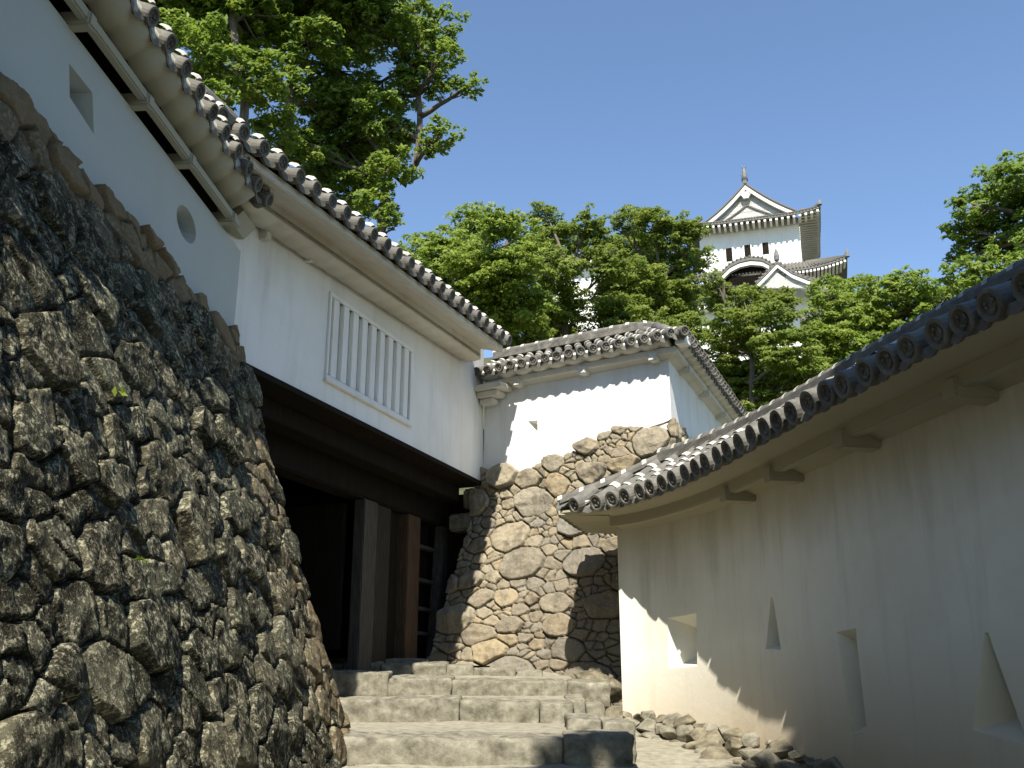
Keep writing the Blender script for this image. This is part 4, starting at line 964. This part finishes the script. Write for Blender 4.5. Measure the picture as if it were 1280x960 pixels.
# gable face and barge boards
m = MB(); zz = [kp_(x, -.3, z-.02) for x, z in gc]; m.add(zz, [tuple(range(len(zz)))]); m.sweep([zz, [p+DK*.2 for p in zz]]); m.build('gable_wall', M_white, t)
m = MB(); m.sweep([[kp_(x, -.95, z-.50*(1-.2*abs(i-14)/14)), kp_(x, -.7, z-.50), kp_(x, -.7, z-.005), kp_(x, -.95, z-.005)] for i, (x, z) in enumerate(gc)]); m.build('barge_board', M_white, t)
m = MB(); m.sweep([[kp_(gx+(x-gx)*.62, -.5, gb+.1+(z-gb)*.42), kp_(gx+(x-gx)*.62, -.35, gb+.1+(z-gb)*.42), kp_(gx+(x-gx)*.62, -.35, gb+.22+(z-gb)*.45), kp_(gx+(x-gx)*.62, -.5, gb+.22+(z-gb)*.45)] for x, z in gc]); m.build('gable_arch', M_tile, t)
m = MB(); c = kp_(gx, -1.0, gz-1.3); m.sweep([[c+DK*y+rr*(cos(a)*RK+sin(a)*Z3)*(1+.12*cos(6*a)) for a in np.linspace(0, 2*pi, 25)[:-1]] for y, rr in ((0, .35), (-.08, .5), (.15, .55))]); m.build('gable_pendant', M_white, t)
# white rafter ends and soffit
m = MB()
for x in np.linspace(exl+.3, exr-.3, 24): m.box(kp_(x-.14, -OKv+.08, ze+lift(x)-.34), RK*.28, DK*1.95, Z3*.3)
m.build('rafters', M_white, t)
m = MB()
for y in np.linspace(-OKv+.4, YB-.4, 24): m.box(kp_(.02, y-.12, ze+lifty(y)-.30), RK*(exr-.1), DK*.24, Z3*.26)
m.build('side_rafters', M_eave, t)
# ridge fish
m = MB(); c = kp_(gx, -.7, gz+.9)
m.tube([c-RK*.0-Z3*.1, c+Z3*.45, c+Z3*.9-DK*.25, c+Z3*1.35-DK*.05, c+Z3*1.75+DK*.1], [.42, .36, .26, .2, .12], 8)
m.tube([c+Z3*1.5, c+Z3*2.0+RK*.32], [.14, .04], 5); m.tube([c+Z3*1.5, c+Z3*2.05-RK*.3], [.14, .04], 5); m.tube([c+Z3*.5, c+Z3*.75+RK*.5], [.14, .03], 5); m.tube([c+Z3*.5, c+Z3*.75-RK*.5], [.14, .03], 5)
m.build('fish_ornament', M_bronze, t, True)
# lower roof tier
O2 = 3.0
x2r, z2 = kl(1059, 322, -O2); x2l = kl(800, 350, -O2)[0]; xs_ = np.linspace(x2l, x2r, 40); zt2 = kl(1000, 331)[1]+.1
def lift2(x): return .9*np.clip((x-(x2r-5))/5, 0, 1)**2
z2 = z2-.9
m = MB(); slab(m, [kp_(x, -O2, z2+lift2(x)) for x in xs_], [kp_(min(x, .6)+0*x, -.05, zt2) for x in xs_])
ys_ = np.linspace(-O2, 14, 12); slab(m, [kp_(x2r, y, z2+.9*np.clip((-O2+5-y)/5, 0, 1)**2) for y in ys_], [kp_(.05, max(y, -.05), zt2) for y in ys_])
lr = m.build('lower_roof', M_tile, t)
m = MB()
for x in np.linspace(x2l, x2r, 60): m.tube([kp_(x, -O2-.05, z2+lift2(x)+.25), kp_(min(x, .6), -.05, zt2+.25)], .12, 6)
m.build('tile_rows', M_tile, lr)
m = MB()
for x in np.linspace(x2l+.3, x2r-.3, 56): m.box(kp_(x-.13, -O2+.08, z2+lift2(x)-.35), RK*.26, DK*2.8, Z3*.3)
m.build('rafters', M_white, t)
m = MB(); c = kp_(x2r, -O2, z2+1.2); m.tube([c-Z3*.2, c+Z3*.35, c+Z3*.85], [.3, .22, .06], 7); m.build('corner_ornament', M_bronze, lr)
MB().box(kp_(xl-3, -.4, z2-14), RK*(-xl+5), DK*13, Z3*13.9).build('lower_wall', M_white, t)
# cusped gable (a bowed arch) and a triangular dormer gable
def arch(pts, y0, th_, name, mat, yb=.0, parent=None):
    m = MB(); m.sweep([[kp_(x, y0, z), kp_(x, y0+2.6, z), kp_(x, y0+2.6, z+th_), kp_(x, y0, z+th_)] for x, z in pts]); return m.build(name, mat, parent or t)
Yd = -O2-.7
ar = [kl(u, v, Yd) for u, v in ((896, 352), (903, 343), (912, 334), (924, 328), (938, 325), (952, 326), (962, 331), (972, 341), (982, 348))]
ar = [np.array(p) for p in ar]; ar = resample(ar, .25)
arch(ar, Yd, .5, 'bowed_gable_roof', M_tile); arch([p-np.array([0, .55]) for p in ar[2:-2]], Yd+.12, .5, 'bowed_gable_board', M_white)
m = MB(); pts = [kp_(p[0], Yd+.7, p[1]-.3) for p in ar]; m.add(pts, [tuple(range(len(pts)))]); m.sweep([pts, [p+DK*.1 for p in pts]]); m.build('bowed_gable_recess', M_dark, t)
m = MB()
for p in ar[1::2]: m.tube([kp_(p[0], Yd-.08, p[1]+.5), kp_(p[0], Yd+2.6, p[1]+.5)], .13, 6)
m.build('tile_rows', M_tile, t)
Yt = -O2-1.2; tri = [np.array(kl(u, v, Yt)) for u, v in ((945, 356), (960, 341), (971, 329), (990, 342), (1010, 350), (1036, 356))]; tri = resample(tri, .3)
arch(tri, Yt, .4, 'dormer_gable_roof', M_tile); arch([p-np.array([0, .5]) for p in tri], Yt+.1, .46, 'dormer_gable_board', M_white)
m = MB(); pts = [kp_(p[0], Yt+.5, p[1]-.2) for p in tri]; m.add(pts, [tuple(range(len(pts)))]); m.sweep([pts, [p+DK*.2 for p in pts]]); m.build('dormer_gable_wall', M_white, t)
m = MB()
for p in tri[::2]: m.tube([kp_(p[0], Yt-.08, p[1]+.4), kp_(p[0], Yt+2.6, p[1]+.4)], .13, 6)
m.build('tile_rows', M_tile, t)
x, z = kl(971, 328, Yt); m = MB(); c = kp_(x, Yt+.1, z+.3); m.tube([c, c+Z3*.5, c+Z3*1.0, c+Z3*1.5], [.3, .35, .25, .06], 7); m.build('gable_ornament', M_bronze, t)

# white turrets glimpsed through the trees
def turret(label, u, v, Y, w, h, nseed):
    p = P(u, v, Y); t = thing('castle_turret', label, 'turret', p-Z3*h, 'white outbuildings among the trees')
    m = MB(); m.box(p-RK*w/2-Z3*h, RK*w, DK*5, Z3*h); m.build('wall', M_white, t)
    m = MB(); 
    m.sweep([[p-RK*(w/2+.9)+DK*y_-Z3*.1+Z3*zz_*1. for y_, zz_ in ((-1., 0), (2.5, 1.9), (6, 0), (6, .25), (2.5, 2.15), (-1, .25))], [p+RK*(w/2+.9)+DK*y_-Z3*.1+Z3*zz_ for y_, zz_ in ((-1., 0), (2.5, 1.9), (6, 0), (6, .25), (2.5, 2.15), (-1, .25))]])
    rf = m.build('roof', M_tile, t); m = MB()
    for x in np.arange(-w/2-.8, w/2+.8, .4): m.tube([p+RK*x-DK*1.05+Z3*.17, p+RK*x+DK*2.5+Z3*2.07], .12, 6)
    m.build('tile_rows', M_tile, rf)
    m = MB()
    for x in np.arange(-w/2-.7, w/2+.7, .5): m.box(p+RK*x-DK*.9-Z3*.4, RK*.22, DK*.9, Z3*.3)
    m.build('rafters', M_white, t)
turret('white turret glimpsed through the gap in the central trees', 728, 330, 72, 5, 8, 1)
turret('white turret half hidden behind the layered maple', 885, 385, 66, 5, 7, 2)
turret('white turret glimpsed through the bright tree right of the tower', 1046, 408, 66, 3, 5, 3)

# =================================================================== WEEDS IN THE WALL
def weed(label, u, v, n, size, seed):
    rg = np.random.default_rng(seed); p0 = PW(u, v, corner1+N1*.75, N1+Z3*0)
    # find the stone face: slide along the sight line until it meets the sloping plane
    d = ray(u, v); nn = np.array([N1[0], N1[1], BAT1]); p = d*(np.dot(nn, corner1+Z3*ZT1)/np.dot(nn, d)); p = p+N1*.02
    t = thing('wall_weed', label, 'weed', p, 'weeds rooted in the left stone wall'); C = p+rg.normal(size=(n, 3))*size*1.2+N1*size; N = rg.normal(size=(n, 3))*.5+N1*.7+Z3*.5; N /= np.linalg.norm(N, axis=1)[:, None]
    leaves_mesh('leaves', C, N, rg.uniform(.5, 1, n), size, L_light, t, rg)
    m = MB()
    for c in C: m.tube([p-N1*.04, (p+c)/2+Z3*.01, c], [.003, .002, .0015], 4)
    m.build('stems', L_light, t)
weed('tiny bright yellow-green sprig in the middle of the left stone wall', 140, 490, 7, .028, 1)
weed('small weed low on the dark left stone wall', 172, 700, 6, .018, 2)
